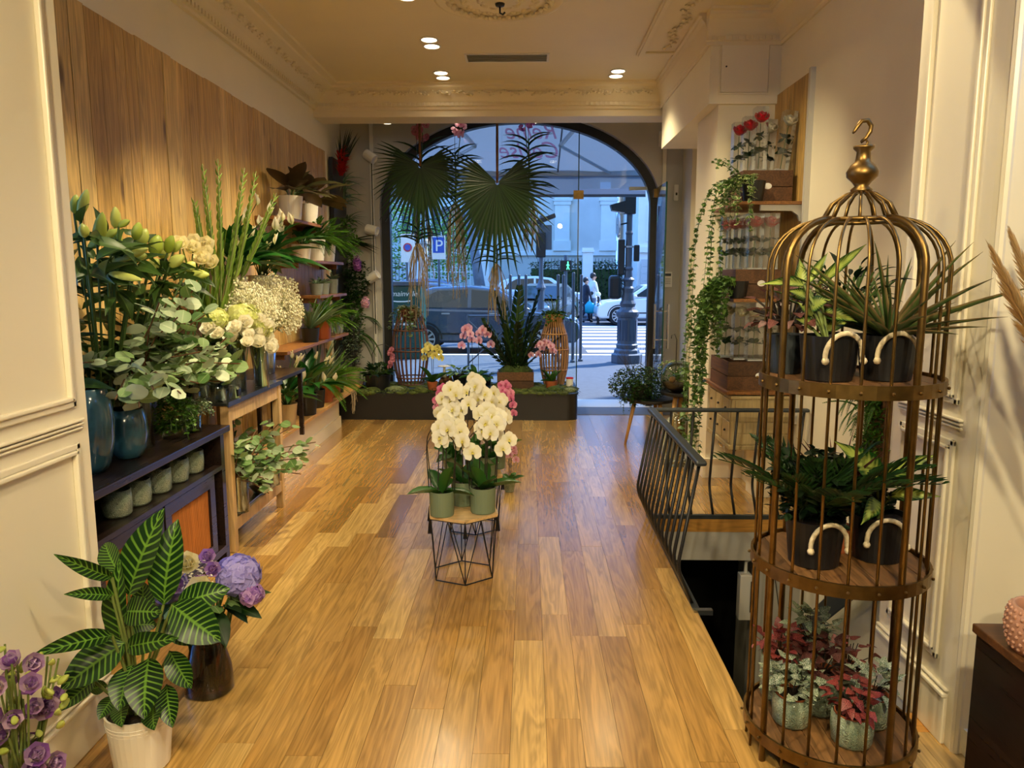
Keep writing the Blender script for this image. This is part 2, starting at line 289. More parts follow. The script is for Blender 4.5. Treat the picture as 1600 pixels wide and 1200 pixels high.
pkx=B((-.5,-.5,-.022),(.5,.5,0)).mesh('plank'); pkx.materials.append(M['oak_x'])
plank(.70+.12,1.5,2.50,HY0,pkx)
# walls
w=struct('wall_left',B((XL-.2,2.9,-.1),(XL,9.3,HC+.4)),'wall_paint')
pm=B((0,-.5,-.5),(.016,.5,.5)).mesh('plank'); pm.materials.append(M['plank'])
y=2.95; i=0
while y<8.3:
    wd=U(.095,.135)
    if i%4==3: 
        put('metal_strip',B((0,-.004,-1.2),(.008,.004,1.2)),'steel',w,T((XL,y+.004,1.7))); y+=.009
    e=min(y+wd,8.32); put('plank',pm,None,w,T((XL+U(0,.004),(y+e)/2,1.65+ (0.006 if i//4%2 else 0)))@S(1,e-y-.0015,2.52)); y=e; i+=1
wr=struct('wall_right',MB().box((XR,2.9,-3),(XR+.2,6.6,HC+.4)),'wall_paint')
y=5.2; i=0
while y<5.9:
    e=min(y+U(.1,.13),5.92); put('plank',pm,None,wr,T((XR-.016-U(0,.003),(y+e)/2,1.75))@S(1,e-y-.0015,2.34)); y=e
put('edge_strip',B((XR-.035,5.165,.58),(XR,5.197,2.935)),'wall_grey',wr)
# pier with a wider box above
struct('wall_pier',MB().box((1.42,5.92,-.0),(XR+.2,6.6,2.9)),'wall_paint')
struct('wall_pier_plinth',MB().box((1.72,5.58,0),(XR,5.92,.34)).box((1.70,5.56,0),(XR,5.58,.14)).box((1.70,5.58,0),(1.72,5.92,.14)),'satin_white')
pb=struct('wall_pier_box',MB().box((1.34,5.88,2.86),(XR+.2,7.9,HC+.4)),'wall_paint')
ap=tag(put('access_panel',B((1.42,5.868,2.94),(1.765,5.88,3.30)),'satin_white',bevel=.003),'square white access panel with a small lock high on the pier','access panel')
put('panel_frame',MB().box((1.405,5.872,2.925),(1.78,5.88,2.936)).box((1.405,5.872,3.304),(1.78,5.88,3.315)).box((1.405,5.872,2.936),(1.416,5.88,3.304)).box((1.769,5.872,2.936),(1.78,5.88,3.304)),'wall_paint',ap)
put('lock',MB().lathe([(.006,0),(.006,.008)],10,mat=T((1.455,5.868,3.12))@RX(PI/2)),'dark_frame',ap)
struct('wall_right_front',MB().box((XR+.0,6.6,-.1),(XR+.2,9.3,HC+.4)),'wall_paint')
struct('baseboard_right',MB().box((1.40,5.895,0),(1.72,5.92,.14)).box((1.395,5.89,.14),(1.72,5.92,.155)).box((1.395,5.89,0),(1.42,6.6,.14)),'satin_white')
# foreground jambs with mouldings
def jamb(nm,x,s,y0,y1):
    w=struct(nm,MB().box((min(x,x+s*.9),y0,-.1),(max(x,x+s*.9),y1,3.2)),'satin_white')
    def strip(ya,za,yb,zb,dp): put('moulding',MB().box((x-(dp if s>0 else 0),ya,za),(x+(dp if s<0 else 0),yb,zb)),'satin_white',w,bevel=.004)
    def frame(ya,yb,za,zb):
        for k,(d,wd) in enumerate(((.012,.022),(.020,.014))):
            o=k*.022
            strip(ya+o,za+o,yb-o,za+o+wd,d); strip(ya+o,zb-o-wd,yb-o,zb-o,d); strip(ya+o,za+o,ya+o+wd,zb-o,d); strip(yb-o-wd,za+o,yb-o,zb-o,d)
    ya,yb=y0+.08,y1-.07
    frame(ya,yb,1.17,3.0); frame(ya,yb,.27,1.05)
    for k in range(3): strip(ya-.03,1.09+k*.014,yb+.03,1.10+k*.014,.010+.004*k)
    strip(y0,0,y1,.17,.016); strip(y0,.17,y1,.185,.024); strip(y0,.19,y1,.2,.014)
    return w
jamb('wall_jamb_left',-1.5,-1,1.75,2.50)
jr=jamb('wall_jamb_right',1.44,1,2.43,2.95)
wl=struct('wall_front_right',MB().box((1.44,2.38,-.1),(3.2,2.43,3.2)),'wall_paint'); put('corner_bead',MB().tube([(1.452,2.392,0),(1.452,2.392,3.2)],.016,8),'satin_white',wl)
struct('baseboard_front',MB().box((1.47,2.362,0),(3.2,2.38,.09)),'satin_white')
struct('wall_front_left',MB().box((-3.2,1.7,-.1),(-1.5,1.75,3.2)),'wall_paint')
struct('wall_jamb_top',MB().box((-1.5,1.75,2.85),(1.44,2.95,HC+.4)),'wall_paint')
# the room behind the photographer
struct('wall_room_left',B((-3.4,-3,-.1),(-3.2,1.75,3.2)),'wall_paint'); struct('wall_room_right',B((3.2,-3,-.1),(3.4,2.43,3.2)),'wall_paint'); struct('wall_room_back',B((-3.4,-3.2,-.1),(3.4,-3,3.2)),'wall_paint'); struct('ceiling_room',B((-3.4,-3.2,2.85),(3.4,1.75,3.0)),'ceiling_paint')
# ceiling, cornices, beam
ce=struct('ceiling',B((XL-.2,2.5,HC),(XR+.2,8.3,HC+.2)),'ceiling_paint')
def cornice(nm,prof,path_axis,a,b,side):
    """profile points (out from the wall, z); runs along an axis"""
    m=MB()
    if path_axis=='y': m.prism([(side[0]+side[1]*o,z) for o,z in prof],a,b,'y')
    else: m.prism([(side[0]-o,z) for o,z in prof],a,b,'x')
    return struct(nm,m,'ceiling_paint')
prof=[(0,3.27),(.03,3.27),(.03,3.295),(.05,3.30),(.055,3.33),(.075,3.345),(.10,3.37),(.17,3.43),(.235,3.455),(.24,3.475),(.30,3.48),(.305,3.501),(0,3.501)]
cl=cornice('trim_1',prof,'y',2.95,8.0,(XL,1))
cb=cornice('trim_2',[(o*.7,z) for o,z in prof],'x',XL,1.34,(8.0,0))
cr=cornice('trim_3',[(o*.5,z) for o,z in prof],'y',2.95,5.88,(XR,-1))
cp=cornice('trim_4',[(o*.5,z) for o,z in prof],'x',1.30,XR,(5.88,0))
cq=cornice('trim_5',[(o*.3,z) for o,z in prof],'y',5.88,8.0,(1.34,-1))
struct('trim_6',MB().box((.93,2.95,3.478),(1.0,6.9,3.501)).box((.945,2.95,3.466),(.985,6.885,3.48)).box((1.0,6.85,3.485),(1.32,6.9,3.501)),'ceiling_paint',bevel=.004)
struct('beam',B((XL,8.0,3.2),(XR,8.34,HC+.2)),'ceiling_paint')
struct('beam_lip',B((XL,7.985,3.265),(1.34,8.0,3.285)),'ceiling_paint')
# egg-and-dart blocks and plaster relief on the cornices
dn=B((-.011,-.008,-.016),(.011,.008,.016)).mesh('dentil'); dn.materials.append(M['ceiling_paint'])
for k in range(72): put('dentil',dn,None,cb,T((XL+.12+k*.0485,7.958,3.315)))
for k in range(90): put('dentil',dn,None,cl,T((XL+.056,3.2+k*.053,3.315))@RZ(PI/2))
for k in range(10): put('dentil',dn,None,cp,T((1.35+k*.0485,5.85,3.315)))
def relief(n,f,par,nm):
    m=MB()
    for k in range(n):
        p=f(k/n)
        for q in range(5):
            a=k*1.3+q*1.257; m.ball((p[0]+.024*math.cos(a),p[1]+.03*math.sin(a),p[2]+.012*math.sin(a*2)),U(.011,.02),6,(1,1.3,.55))
    put(nm,m,'ceiling_paint',par,smooth=True,stuff=True)
relief(60,lambda t:(XL+.14+.02*math.sin(t*150),3.2+t*4.7,3.412),cl,'plaster_relief')
relief(44,lambda t:(XL+.3+t*3.2,8.0-.105,3.41+.012*math.sin(t*88)),cb,'plaster_relief')
relief(16,lambda t:(1.16+.03*math.sin(t*19),6.7-t*1.6,3.497),ce,'plaster_relief')
# ceiling rosette
ro=tag(put('ceiling_rosette',MB().lathe([(.46,3.501),(.46,3.488),(.43,3.482),(.41,3.494),(.30,3.492),(.27,3.478),(.2,3.474),(.16,3.482),(.08,3.462),(0,3.46)],48,cx=-.2,cy=5.55),'ceiling_paint',smooth=True),'round plaster ceiling rosette with leafy relief','ceiling rosette')
m=MB()
for ring,(r,n) in enumerate(((.12,10),(.235,16),(.34,22))):
    for k in range(n):
        a=2*PI*k/n
        for q in (-1,0,1): m.ball((-.2+(r+.022*abs(q))*math.cos(a+q*.1),5.55+(r+.022*abs(q))*math.sin(a+q*.1),3.478),.021,6,(1,1,.7))
put('leaf_relief',m,'ceiling_paint',ro,smooth=True,stuff=True)
put('hook',MB().lathe([(.035,3.462),(.03,3.445),(.008,3.44)],12,cx=-.2,cy=5.55).tube([(-.2,5.55,3.44),(-.2,5.55,3.40),(-.18,5.55,3.39),(-.165,5.55,3.405)],.007,6),'dark_frame',ro,smooth=True)
# bay behind the beam, front wall with the arch
FY=9.1; AX,AZ,AA,AB=-.103,2.4,1.653,1.07
def arch(a,b,n=40,z0=-.12): 
    return [(AX-a,z0)]+[(AX-a*math.cos(PI*k/n),AZ+b*math.sin(PI*k/n)) for k in range(n+1)]+[(AX+a,z0)]
def archwall(nm,mat,y0,y1,outer,inner):
    m=MB(); n=len(inner)
    v=[(x,y0,z) for x,z in outer]+[(x,y0,z) for x,z in inner]+[(x,y1,z) for x,z in outer]+[(x,y1,z) for x,z in inner]
    f=[]
    for i in range(n-1):
        f+=[(i,i+1,n+i+1,n+i),(2*n+i+1,2*n+i,3*n+i,3*n+i+1),(n+i,n+i+1,3*n+i+1,3*n+i),(i+1,i,2*n+i,2*n+i+1)]
    f+=[(0,n,3*n,2*n),(n-1,2*n-1+0,4*n-1,3*n-1)]
    m.add(v,f); return m
inn=arch(AA,AB); n=len(inn)
out=[]
for i,(x,z) in enumerate(inn):
    if i==0: out.append((-2.4,-.12))
    elif i==n-1: out.append((2.3,-.12))
    else:
        t=PI*(i-1)/40; c,s_=-math.cos(t),math.sin(t); k=1/max(abs(c),abs(s_)); xx=c*k; zz=s_*k
        out.append((AX-.05+xx*2.3,AZ+zz*1.5))
struct('wall_facade',archwall('wall_facade',None,FY,9.5,out,inn),'wall_grey')
struct('window_1',archwall('f',None,9.2,9.32,arch(AA+.0,AB+.0),arch(AA-.1,AB-.1)),'dark_frame')
struct('wall_upper_facade',B((-14,9.35,3.85),(14,9.6,16)),'cream'); struct('wall_street_left',B((-14,9.3,-.2),(-2.35,9.5,3.9)),'cream'); struct('wall_street_right',B((2.25,9.3,-.2),(14,9.5,3.9)),'cream')
struct('ceiling_bay',B((XL-.2,8.3,3.62),(XR+.2,9.3,3.8)),'ceiling_paint')
struct('trim_7',MB().box((1.56,9.06,0),(1.60,9.1,3.6)).box((1.80,8.6,0),(1.86,9.1,3.6)),'satin_white')
struct('floor_sill',MB().box((.55,8.62,-.05),(XR,9.12,.004)),'tile_grey'); struct('floor_threshold',B((.55,9.12,-.1),(1.6,9.7,.006)),'satin_white')
# fixed pane, side pane and the open glass door
def glassp(nm,m,par=None): return struct(nm,m,'window_glass') if par is None else put(nm,m,'window_glass',par)
am=arch(AA-.1,AB-.1)
struct('window_2',MB().prism([p for p in am if p[0]<=.60]+[(.60,AZ+(AB-.1)*math.sqrt(1-((.60-AX)/(AA-.1))**2)),(.60,-.1)],9.255,9.265,'y'),'window_glass')
struct('window_3',MB().prism([p for p in am if p[0]>=.60 and p[1]>2.62]+[(1.42,2.62),(.60,2.62),(.60,AZ+(AB-.1)*math.sqrt(1-((.60-AX)/(AA-.1))**2))],9.255,9.265,'y'),'window_glass')
plain('glass_edge',C(30,72,66),.2)
struct('trim_8',MB().box((.594,9.25,0),(.606,9.27,3.38)),'glass_edge')
do=struct('door_1',B((1.49,8.42,.01),(1.502,9.22,2.60)),'window_glass')
put('door_edge',B((1.488,8.405,.01),(1.504,8.42,2.60)),'glass_edge',do)
for s in (-1,1):
    h=MB().tube([(1.496+s*.075,8.52,.78),(1.496+s*.075,8.52,1.28)],.014,10)
    for z in (.88,1.2): h.tube([(1.496,8.52,z),(1.496+s*.075,8.52,z)],.008,8)
    put('door_handle',h,'chrome',do)
put('hinge_clamp',B((1.47,9.1,2.50),(1.52,9.24,2.60)),'brass',do); put('hinge_clamp',B((.54,9.24,2.50),(.66,9.28,2.60)),'brass',do); put('hinge_clamp',B((1.2,9.24,2.60),(1.5,9.28,2.64)),'steel',do)
# stairwell
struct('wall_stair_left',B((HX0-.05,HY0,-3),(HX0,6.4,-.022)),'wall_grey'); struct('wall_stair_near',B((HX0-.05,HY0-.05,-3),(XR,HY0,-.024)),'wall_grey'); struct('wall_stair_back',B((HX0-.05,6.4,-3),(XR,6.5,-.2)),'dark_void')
struct('trim_9',B((HX0,HY1-.004,-.11),(XR,HY1+.02,-.022)),'oak_x'); struct('wall_stair_header',B((HX0,HY1,-.31),(XR,HY1+.12,-.11)),'wall_grey'); struct('wall_stair_pier',MB().box((1.60,HY1+.02,-3),(XR,HY1+.3,-.31)).box((1.57,HY1,-3),(1.60,HY1+.02,-.31)),'wall_grey')
st=struct('stairs',B((HX0,HY0,-3.1),(XR,6.4,-3.0)),'tile_grey')
for k in range(13): put('step',MB().box((HX0+.002,HY0+.24*k,-.2*(k+1)-.04),(XR-.002,HY0+.24*(k+1)+.02,-.2*(k+1))).box((HX0+.002,HY0+.24*(k+1),-.2*(k+2)),(XR-.002,HY0+.24*(k+1)+.015,-.2*(k+1)-.04)),'tile_grey',st)
struct('trim_10',MB().hexa([(1.83,2.62,-.1),(1.86,2.62,-.1),(1.86,5.0,-2.0),(1.83,5.0,-2.0),(1.83,2.62,.02),(1.86,2.62,.02),(1.86,5.0,-1.88),(1.83,5.0,-1.88)]),'satin_white')
# ================================================================ plant library
def leafp(prof='oval',n=6,droop=0.,bow=0.,fold=.12,cols=2,wave=0.,curl=0.):
    v=[];u=[];f=[]
    for i in range(n+1):
        t=i/n
        w={'oval':lambda:math.sin(PI*t**.85)**.75 if 0<t<1 else 0,'lance':lambda:math.sin(PI*t**.62)**1.1 if 0<t<1 else 0,'round':lambda:math.sqrt(max(0,1-(2*t-1)**2)),
           'strap':lambda:min(1,t*6+.45)*min(1,(1-t)*2.6)**.6,'blade':lambda:(1-t)**.7*min(1,.5+t*3),'petal':lambda:(math.sin(PI*t**1.5)**.7 if 0<t<1 else 0) ,
           'heart':lambda:(min(1,t*7)**.5*(1-t)**.62*1.05),'ivy':lambda:[.2,.95,.55,.75,.3,.12,0][min(6,int(t*6.01))]}[prof]()
        w=max(w,.03 if i in(0,n) else .05)
        for c in range(cols+1):
            a=2*c/cols-1
            x=a*w*.5; z=-droop*t*t+bow*4*t*(1-t)+fold*abs(a)*w*.5+wave*math.sin(t*PI*5)*abs(a)*.5+curl*t*t
            y=t*(1-.25*droop*t)
            v.append((x,y,z)); u.append((c/cols,t))
    k=cols+1
    for i in range(n):
        for c in range(cols): f.append((i*k+c,i*k+c+1,(i+1)*k+c+1,(i+1)*k+c))
    return np.array(v),f,u
LP={'oval':leafp('oval',6,.15),'ovalflat':leafp('oval',6,0,.06,.2),'lance':leafp('lance',6,.3),'strap':leafp('strap',6,.5),'strapstiff':leafp('strap',5,.1,0,.3),'blade':leafp('blade',5,.1),'bladearch':leafp('blade',7,.55),'round':leafp('round',6,.1,0,.1),'small':leafp('oval',3,.1,0,.2),'heart':leafp('heart',5,.2),'ivy':leafp('ivy',6,.15),'tiny':leafp('oval',2,0,0,.2),
  'cal':leafp('oval',12,0,.07,.16,4,.012),'die':leafp('lance',12,0,.09,.2,4,.01),'petal':leafp('petal',5,-.1,0,.1),'roundp':leafp('round',5,0,0,-.15,4),'cup':leafp('petal',5,-.55,0,.35,4),'spathe':leafp('lance',6,-.2,0,.5,4)}
def pm_(key,mat):
    k=key+'|'+mat
    if k not in PMC:
        m=MB(); m.add(LP[key][0].tolist(),LP[key][1],LP[key][2]); me=m.mesh('leaf',True); me.materials.append(M[mat]); PMC[k]=me
    return PMC[k]
PMC={}
def leaf2(b,t,nrm,wd):
    b=Vector(b);t=Vector(t); y=t-b; L=y.length; yn=y/L; z=Vector(nrm); z=(z-yn*z.dot(yn)).normalized(); x=yn.cross(z)
    return Matrix(((x.x*wd,y.x,z.x*L,b.x),(x.y*wd,y.y,z.y*L,b.y),(x.z*wd,y.z,z.z*L,b.z),(0,0,0,1)))
def aim(p,d,s=1,roll=0):
    """+Z along d at p"""
    return T(p)@Vector(d).to_track_quat('Z','Y').to_matrix().to_4x4()@RZ(roll)@S(s)
# flower protos (facing +Z)
def fl_orchid():
    m=MB()
    for a,k,w,l in ((90,'petal',.5,.5),(215,'petal',.5,.5),(325,'petal',.5,.5)): m.proto(LP[k],RZ(R(a-90))@T((0,.02,-.01))@RX(.08)@S(w,l,l))
    for a in (5,175): m.proto(LP['roundp'],RZ(R(a-90))@T((0,.0,.012))@RX(.15)@S(.62,.52,.52))
    return m
def fl_lip():
    m=MB(); m.proto(LP['cup'],RZ(PI)@T((0,0,.02))@RX(.5)@S(.17,.2,.2)); m.proto(LP['cup'],RZ(PI*.6)@T((0,0,.02))@RX(.9)@S(.12,.14,.14)); m.proto(LP['cup'],RZ(-PI*.6)@T((0,0,.02))@RX(.9)@S(.12,.14,.14)); return m
def fl_rose():
    m=MB()
    for ring,(n,el,L,wd) in enumerate(((3,1.45,.42,.42),(4,1.15,.52,.55),(5,.8,.56,.6),(6,.42,.56,.6))):
        for k in range(n): m.proto(LP['cup'],RZ(2*PI*k/n+ring*.6)@T((0,.03+.03*ring,-.05*ring))@RX(el)@S(wd,L,L))
    return m
def fl_floret():
    m=MB()
    for k in range(4): m.proto(LP['small'],RZ(PI/2*k)@RX(.2)@S(.55,.5,.5))
    return m
def asproto(m): return (np.array(m.v),m.f,m.u)
PF={'orchid':fl_orchid(),'lip':fl_lip(),'rose':fl_rose(),'floret':fl_floret()}; FP={k:asproto(m) for k,m in PF.items()}
def fmesh(key,mat):
    k='F'+key+mat
    if k not in PMC: me=PF[key].mesh('flower',True); me.materials.append(M[mat]); PMC[k]=me
    return PMC[k]
def frondp(n=14,droop=.5,pl=.22,pw=.05,taper=.75,ang=65,stemr=.006):
    m=MB(); pts=[]
    for i in range(n+1):
        t=i/n; pts.append(Vector((0,t*(1-.22*droop*t),-droop*t*t+.0)))
    m.tube(pts[::2] if n%2==0 else pts,stemr,3,cap=False)
    for i in range(1,n+1):
        t=i/n; l=pl*(math.sin(PI*min(1,.12+t*.86))**taper)+.02
        for s in (-1,1):
            m.proto(LP['tiny'],T(pts[i])@RZ(-s*R(ang-25*t))@RX(-.15-droop*t*.6)@RY(s*.2)@S(pw,l,l))
    return m
PF['fern']=frondp(26,.6,.14,.034); PF['palm']=frondp(12,.4,.34,.05,.6,50); PF['asp']=frondp(16,.3,.1,.03); PF['zz']=frondp(10,.08,.17,.085,.3,52,.018)
def frond_mesh(k,mat):
    kk='R'+k+mat
    if kk not in PMC: me=PF[k].mesh('frond',True); me.materials.append(M[mat]); PMC[kk]=me
    return PMC[kk]
# leaf and petal materials
G=lambda *a:C(*a)
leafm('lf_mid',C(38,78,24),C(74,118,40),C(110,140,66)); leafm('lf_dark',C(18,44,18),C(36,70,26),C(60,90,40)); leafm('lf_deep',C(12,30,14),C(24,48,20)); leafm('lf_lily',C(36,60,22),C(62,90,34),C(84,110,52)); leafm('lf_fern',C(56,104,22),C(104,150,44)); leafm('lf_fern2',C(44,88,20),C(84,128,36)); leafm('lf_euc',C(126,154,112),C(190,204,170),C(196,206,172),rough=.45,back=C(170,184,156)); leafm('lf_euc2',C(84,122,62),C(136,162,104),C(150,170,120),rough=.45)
leafm('lf_cal',C(12,40,16),C(22,58,22),C(112,160,56),'stripe',.35,back=C(96,116,66)); leafm('lf_die',C(20,66,24),C(34,86,30),C(176,192,92),'centre',.35); leafm('lf_peace',C(18,58,22),C(38,90,30),C(50,100,40),rough=.3); leafm('lf_sans',C(80,110,80),C(120,144,110),C(150,166,130)); leafm('lf_orch',C(30,72,28),C(58,104,40),C(44,88,34),rough=.35); leafm('lf_ivy',C(44,84,32),C(96,132,58),C(170,180,120)); leafm('lf_ivyv',C(52,92,36),C(100,134,64),C(206,210,160),'edge'); leafm('lf_fitw',C(52,96,60),C(90,124,84),C(226,232,214),'net'); leafm('lf_fitr',C(92,34,32),C(132,50,46),C(176,86,84),'net'); leafm('lf_fitd',C(60,36,34),C(92,54,48),C(130,80,76),'net'); leafm('lf_fitg',C(60,88,58),C(96,120,84),C(180,190,160),'net'); leafm('lf_brown',C(34,38,18),C(70,66,32),C(104,98,52),back=C(72,54,30)); leafm('lf_grey',C(88,112,88),C(132,150,122)); leafm('lf_varieg',C(58,92,66),C(110,134,104),C(200,206,180),'edge'); leafm('lf_drac',C(56,82,36),C(96,112,60),C(130,110,70),'edge'); leafm('lf_palm',C(20,44,18),C(34,62,24),rough=.4); leafm('lf_lime',C(92,132,40),C(140,168,60))
leafm('bud_lily',C(150,170,58),C(200,206,112),C(128,150,52),rough=.4); leafm('lf_glad',C(92,128,40),C(140,164,66)); leafm('lf_brom',C(92,128,104),C(128,156,130))
petalm('pt_white',C(240,236,214),C(248,246,232),C(226,216,150)); petalm('pt_cream',C(238,228,180),C(246,240,206),C(214,208,110)); petalm('pt_rose',C(246,240,216),C(252,249,234),C(242,232,190)); petalm('pt_green',C(206,214,120),C(232,234,170)); petalm('pt_pink',C(214,110,160),C(238,168,196),C(190,60,120)); petalm('pt_palepink',C(226,170,198),C(242,204,222),C(200,90,140)); petalm('pt_yellow',C(226,216,110),C(240,234,150),C(170,150,40)); petalm('pt_purple',C(120,58,150),C(190,120,200),C(70,20,90)); petalm('pt_vanda',C(150,36,70),C(214,120,150),C(110,16,40),spot=C(236,190,200)); petalm('pt_lilac',C(150,140,214),C(186,176,236)); petalm('pt_mauve',C(150,104,190),C(206,170,216),C(110,70,150)); petalm('pt_lis',C(140,84,170),C(224,196,226),C(230,226,190)); petalm('pt_red',C(170,24,22),C(214,50,40)); petalm('pt_gyp',C(240,236,204),C(250,248,228)); petalm('pt_spathe',C(236,230,206),C(248,244,228),C(190,200,130)); petalm('pt_rosered',C(196,30,44),C(226,60,70)); petalm('pt_rosepink',C(220,110,110),C(236,150,146)); petalm('pt_dry',C(170,138,88),C(206,176,124)); petalm('pt_orange',C(220,140,60),C(240,180,90)); petalm('pampas',C(222,196,148),C(240,220,178))
# builders
def clear(t,az,l):
    """turn a heading away from the side walls"""
    for _ in range(12):
        x=t.location.x+math.cos(az+t.rotation_euler.z)*l
        if -2.17<x<1.82: break
        az=U(0,2*PI)
    return az
def potp(rb,rt,h,rim=0,th=.006):
    p=[(0,0),(rb*.96,0),(rb,.004),(rt,h-rim)] 
    if rim: p+=[(rt+.006,h-rim),(rt+.007,h)]
    else: p+=[(rt,h)]
    return p+[(rt-th,h),(rt-th-.002,h*.86),(0,h*.86)]
def potted(name,label,loc,rb,rt,h,mat,cat='potted plant',group=None,rim=0,rz=0,soil=True):
    t=thing(name,label,cat,loc,rz,group)
    put('pot',MB().lathe(potp(rb,rt,h,rim),32),mat,t)
    if soil: put('soil',MB().lathe([(0,h*.90),(rt-.008,h*.885),(rt-.01,h*.86)],20),'soil',t)
    return t
def rosette(t,n,key,mat,z,L,Wd,el=(.3,1.2),r0=.01,az0=0,az1=2*PI,stem=0,name='leaf',stemmat='stem_green'):
    sm=MB()
    for i in range(n):
        az=az0+(az1-az0)*(i+U(-.35,.35))/n; e=U(*el); l=U(*L); w=U(*Wd); az=clear(t,az,l+stem)
        p=Vector((r0*math.cos(az),r0*math.sin(az),z))
        if stem:
            s=U(stem*.5,stem); q=p+Vector((math.cos(az)*math.cos(min(1.45,e+.35)),math.sin(az)*math.cos(min(1.45,e+.35)),math.sin(min(1.45,e+.35))))*s
            sm.tube([p,(p+q)/2+Vector((0,0,.01)),q],.0035,4,cap=False); p=q
        put(name,pm_(key,mat),None,t,LM(p,az,e-.15,l,w,U(-.4,.4)))
    if stem: put('stalks',sm,stemmat,t,stuff=True)
def ferny(t,n,k,mat,z,L,el=(.2,1.3),r0=.02,name='frond'):
    me=frond_mesh(k,mat)
    for i in range(n):
        az=clear(t,2*PI*(i*.618)+U(-.2,.2),L[1]); put(name,me,None,t,LM((r0*math.cos(az),r0*math.sin(az),z),az,U(*el),l:=U(*L),l,U(-.3,.3)))
def scatter(t,name,key,mat,pts,L,Wd,el=(-.6,.8),stuff=True):
    """many small leaves joined into one part"""
    m=MB(); lx=t.location.x; ly=t.location.y
    for p in pts:
        if ly<9.3: p=(max(p[0],-2.16-lx),min(p[1],9.04-ly),p[2])
        m.proto(LP[key],LM(p,U(0,2*PI),U(*el),U(*L),U(*Wd),U(-.7,.7)))
    return put(name,m,mat,t,smooth=True,stuff=stuff)
def blob(n,c,r,f=.55):
    out=[]
    while len(out)<n:
        p=Vector((U(-1,1),U(-1,1),U(-1,1)))
        if f<p.length<1: out.append((c[0]+p.x*r[0],c[1]+p.y*r[1],c[2]+p.z*r[2]))
    return out
def trail(t,n,p0,dirs,Ln,key,mat,ls,name='vines',step=.035,lw=1.0,stem='stem_green',drop=2.2):
    """hanging vines with leaves"""
    m=MB(); sm=MB()
    for i in range(n):
        az=dirs[0]+(dirs[1]-dirs[0])*U(0,1); L=U(*Ln); p=Vector(p0)+Vector((U(-.03,.03),U(-.03,.03),0)); v=Vector((math.cos(az)*U(.5,1.),math.sin(az)*U(.5,1.),.9)); pts=[p.copy()]; d=0
        while d<L:
            v.z-=drop*step*4; v.x*=.9; v.y*=.9; v.x+=U(-.15,.15); v.y+=U(-.15,.15); p=p+v.normalized()*step; d+=step; pts.append(p.copy())
            for k in range(2 if step>.03 else 1): m.proto(LP[key],LM(p,U(0,2*PI),U(-.9,.5),l:=U(*ls),l*lw,U(-.6,.6)))
        sm.tube(pts,.0018,3,cap=False)
    put(name,m,mat,t,smooth=True,stuff=True); put('stems',sm,stem,t,stuff=True)
def stems(t,pairs,r,mat,name='stem',joined=True,n=5):
    m=MB()
    for a,b in pairs:
        a=Vector(a);b=Vector(b); mid=(a+b)/2+Vector((0,0,.1*(b-a).length if abs((b-a).z)<(b-a).length*.8 else 0))
        if joined: m.tube([a,mid,b],r,n,cap=False)
        else: put(name,MB().tube([a,mid,b],r,n),mat,t,smooth=True)
    if joined: put(name+'s',m,mat,t,stuff=True,smooth=True)
def orchid(label,loc,pot,colour,lip='pt_yellow',arcs=(),nf=6,fs=.05,leaves=5,ll=.2,hoop=True,group=None,name='potted_orchid',face=(0,-1,.1),pots=None):
    rb,rt,h,pmat=pot; t=potted(name,label,loc,rb,rt,h,pmat,'orchid',group)
    rosette(t,leaves,'strapstiff','lf_orch',h*.9,(ll*.7,ll),(ll*.28,ll*.36),(.15,1.25),.012)
    sp=MB()
    for (dx,dy,H,ov,az) in arcs:   # stem: base offset, top height, overhang, heading
        c,s=math.cos(az),math.sin(az); b=Vector((dx,dy,h*.9)); pts=[]
        for i in range(13):
            q=i/12
            if q<.55: k=q/.55; pts.append(b+Vector((c*ov*.08*k,s*ov*.08*k,H*k)))
            else: k=(q-.55)/.45; pts.append(b+Vector((c*ov*(.08+.92*k),s*ov*(.08+.92*k),H*(1+.22*math.sin(PI*min(1,k*.9))-.28*k*k))))
        sp.tube(pts,.0032,5)
        for i in range(nf):
            q=.5+.5*i/max(1,nf-1); k=q*12; a=int(min(11,k)); p=pts[a].lerp(pts[a+1],k-a); sd=1 if i%2 else -1
            off=Vector((-s*sd*fs*.45+U(-.01,.01),c*sd*fs*.25-.012,U(-.4,.2)*fs)); fd=Vector(face)+Vector((sd*U(.1,.6),U(-.2,.2),U(-.25,.2)))
            fo=put('flower',fmesh('orchid',colour),None,t,aim(p+off,fd,fs*U(1.7,2.1),U(-.25,.25)-PI*0))
            put('lip',fmesh('lip',lip),None,fo)
    if arcs: put('flower_stems',sp,'stem_dark',t,stuff=True)
    if hoop:
        w=rt*1.0
        for k,hh in enumerate((.32,.36)):
            pts=[(-w+.012*k,.01*k,h*.9)]+[(-w*math.cos(PI*i/10)*1.15,.02*k-.01,h*.9+hh*(.72+.28*math.sin(PI*i/10))) for i in range(11)]+[(w-.012*k,.01*k,h*.9)]
            put('support_hoop',MB().tube(pts,.0028,5),'black_metal',t)
    return t
def rosebunch(t,pts,mat,s,name='rose',face=(.3,-1,.6)):
    for p in pts: put(name,fmesh('rose',mat),None,t,aim(p,(face[0]+U(-.5,.5),face[1]+U(-.4,.4),face[2]+U(-.3,.5)),s*U(.85,1.15),U(0,6)))
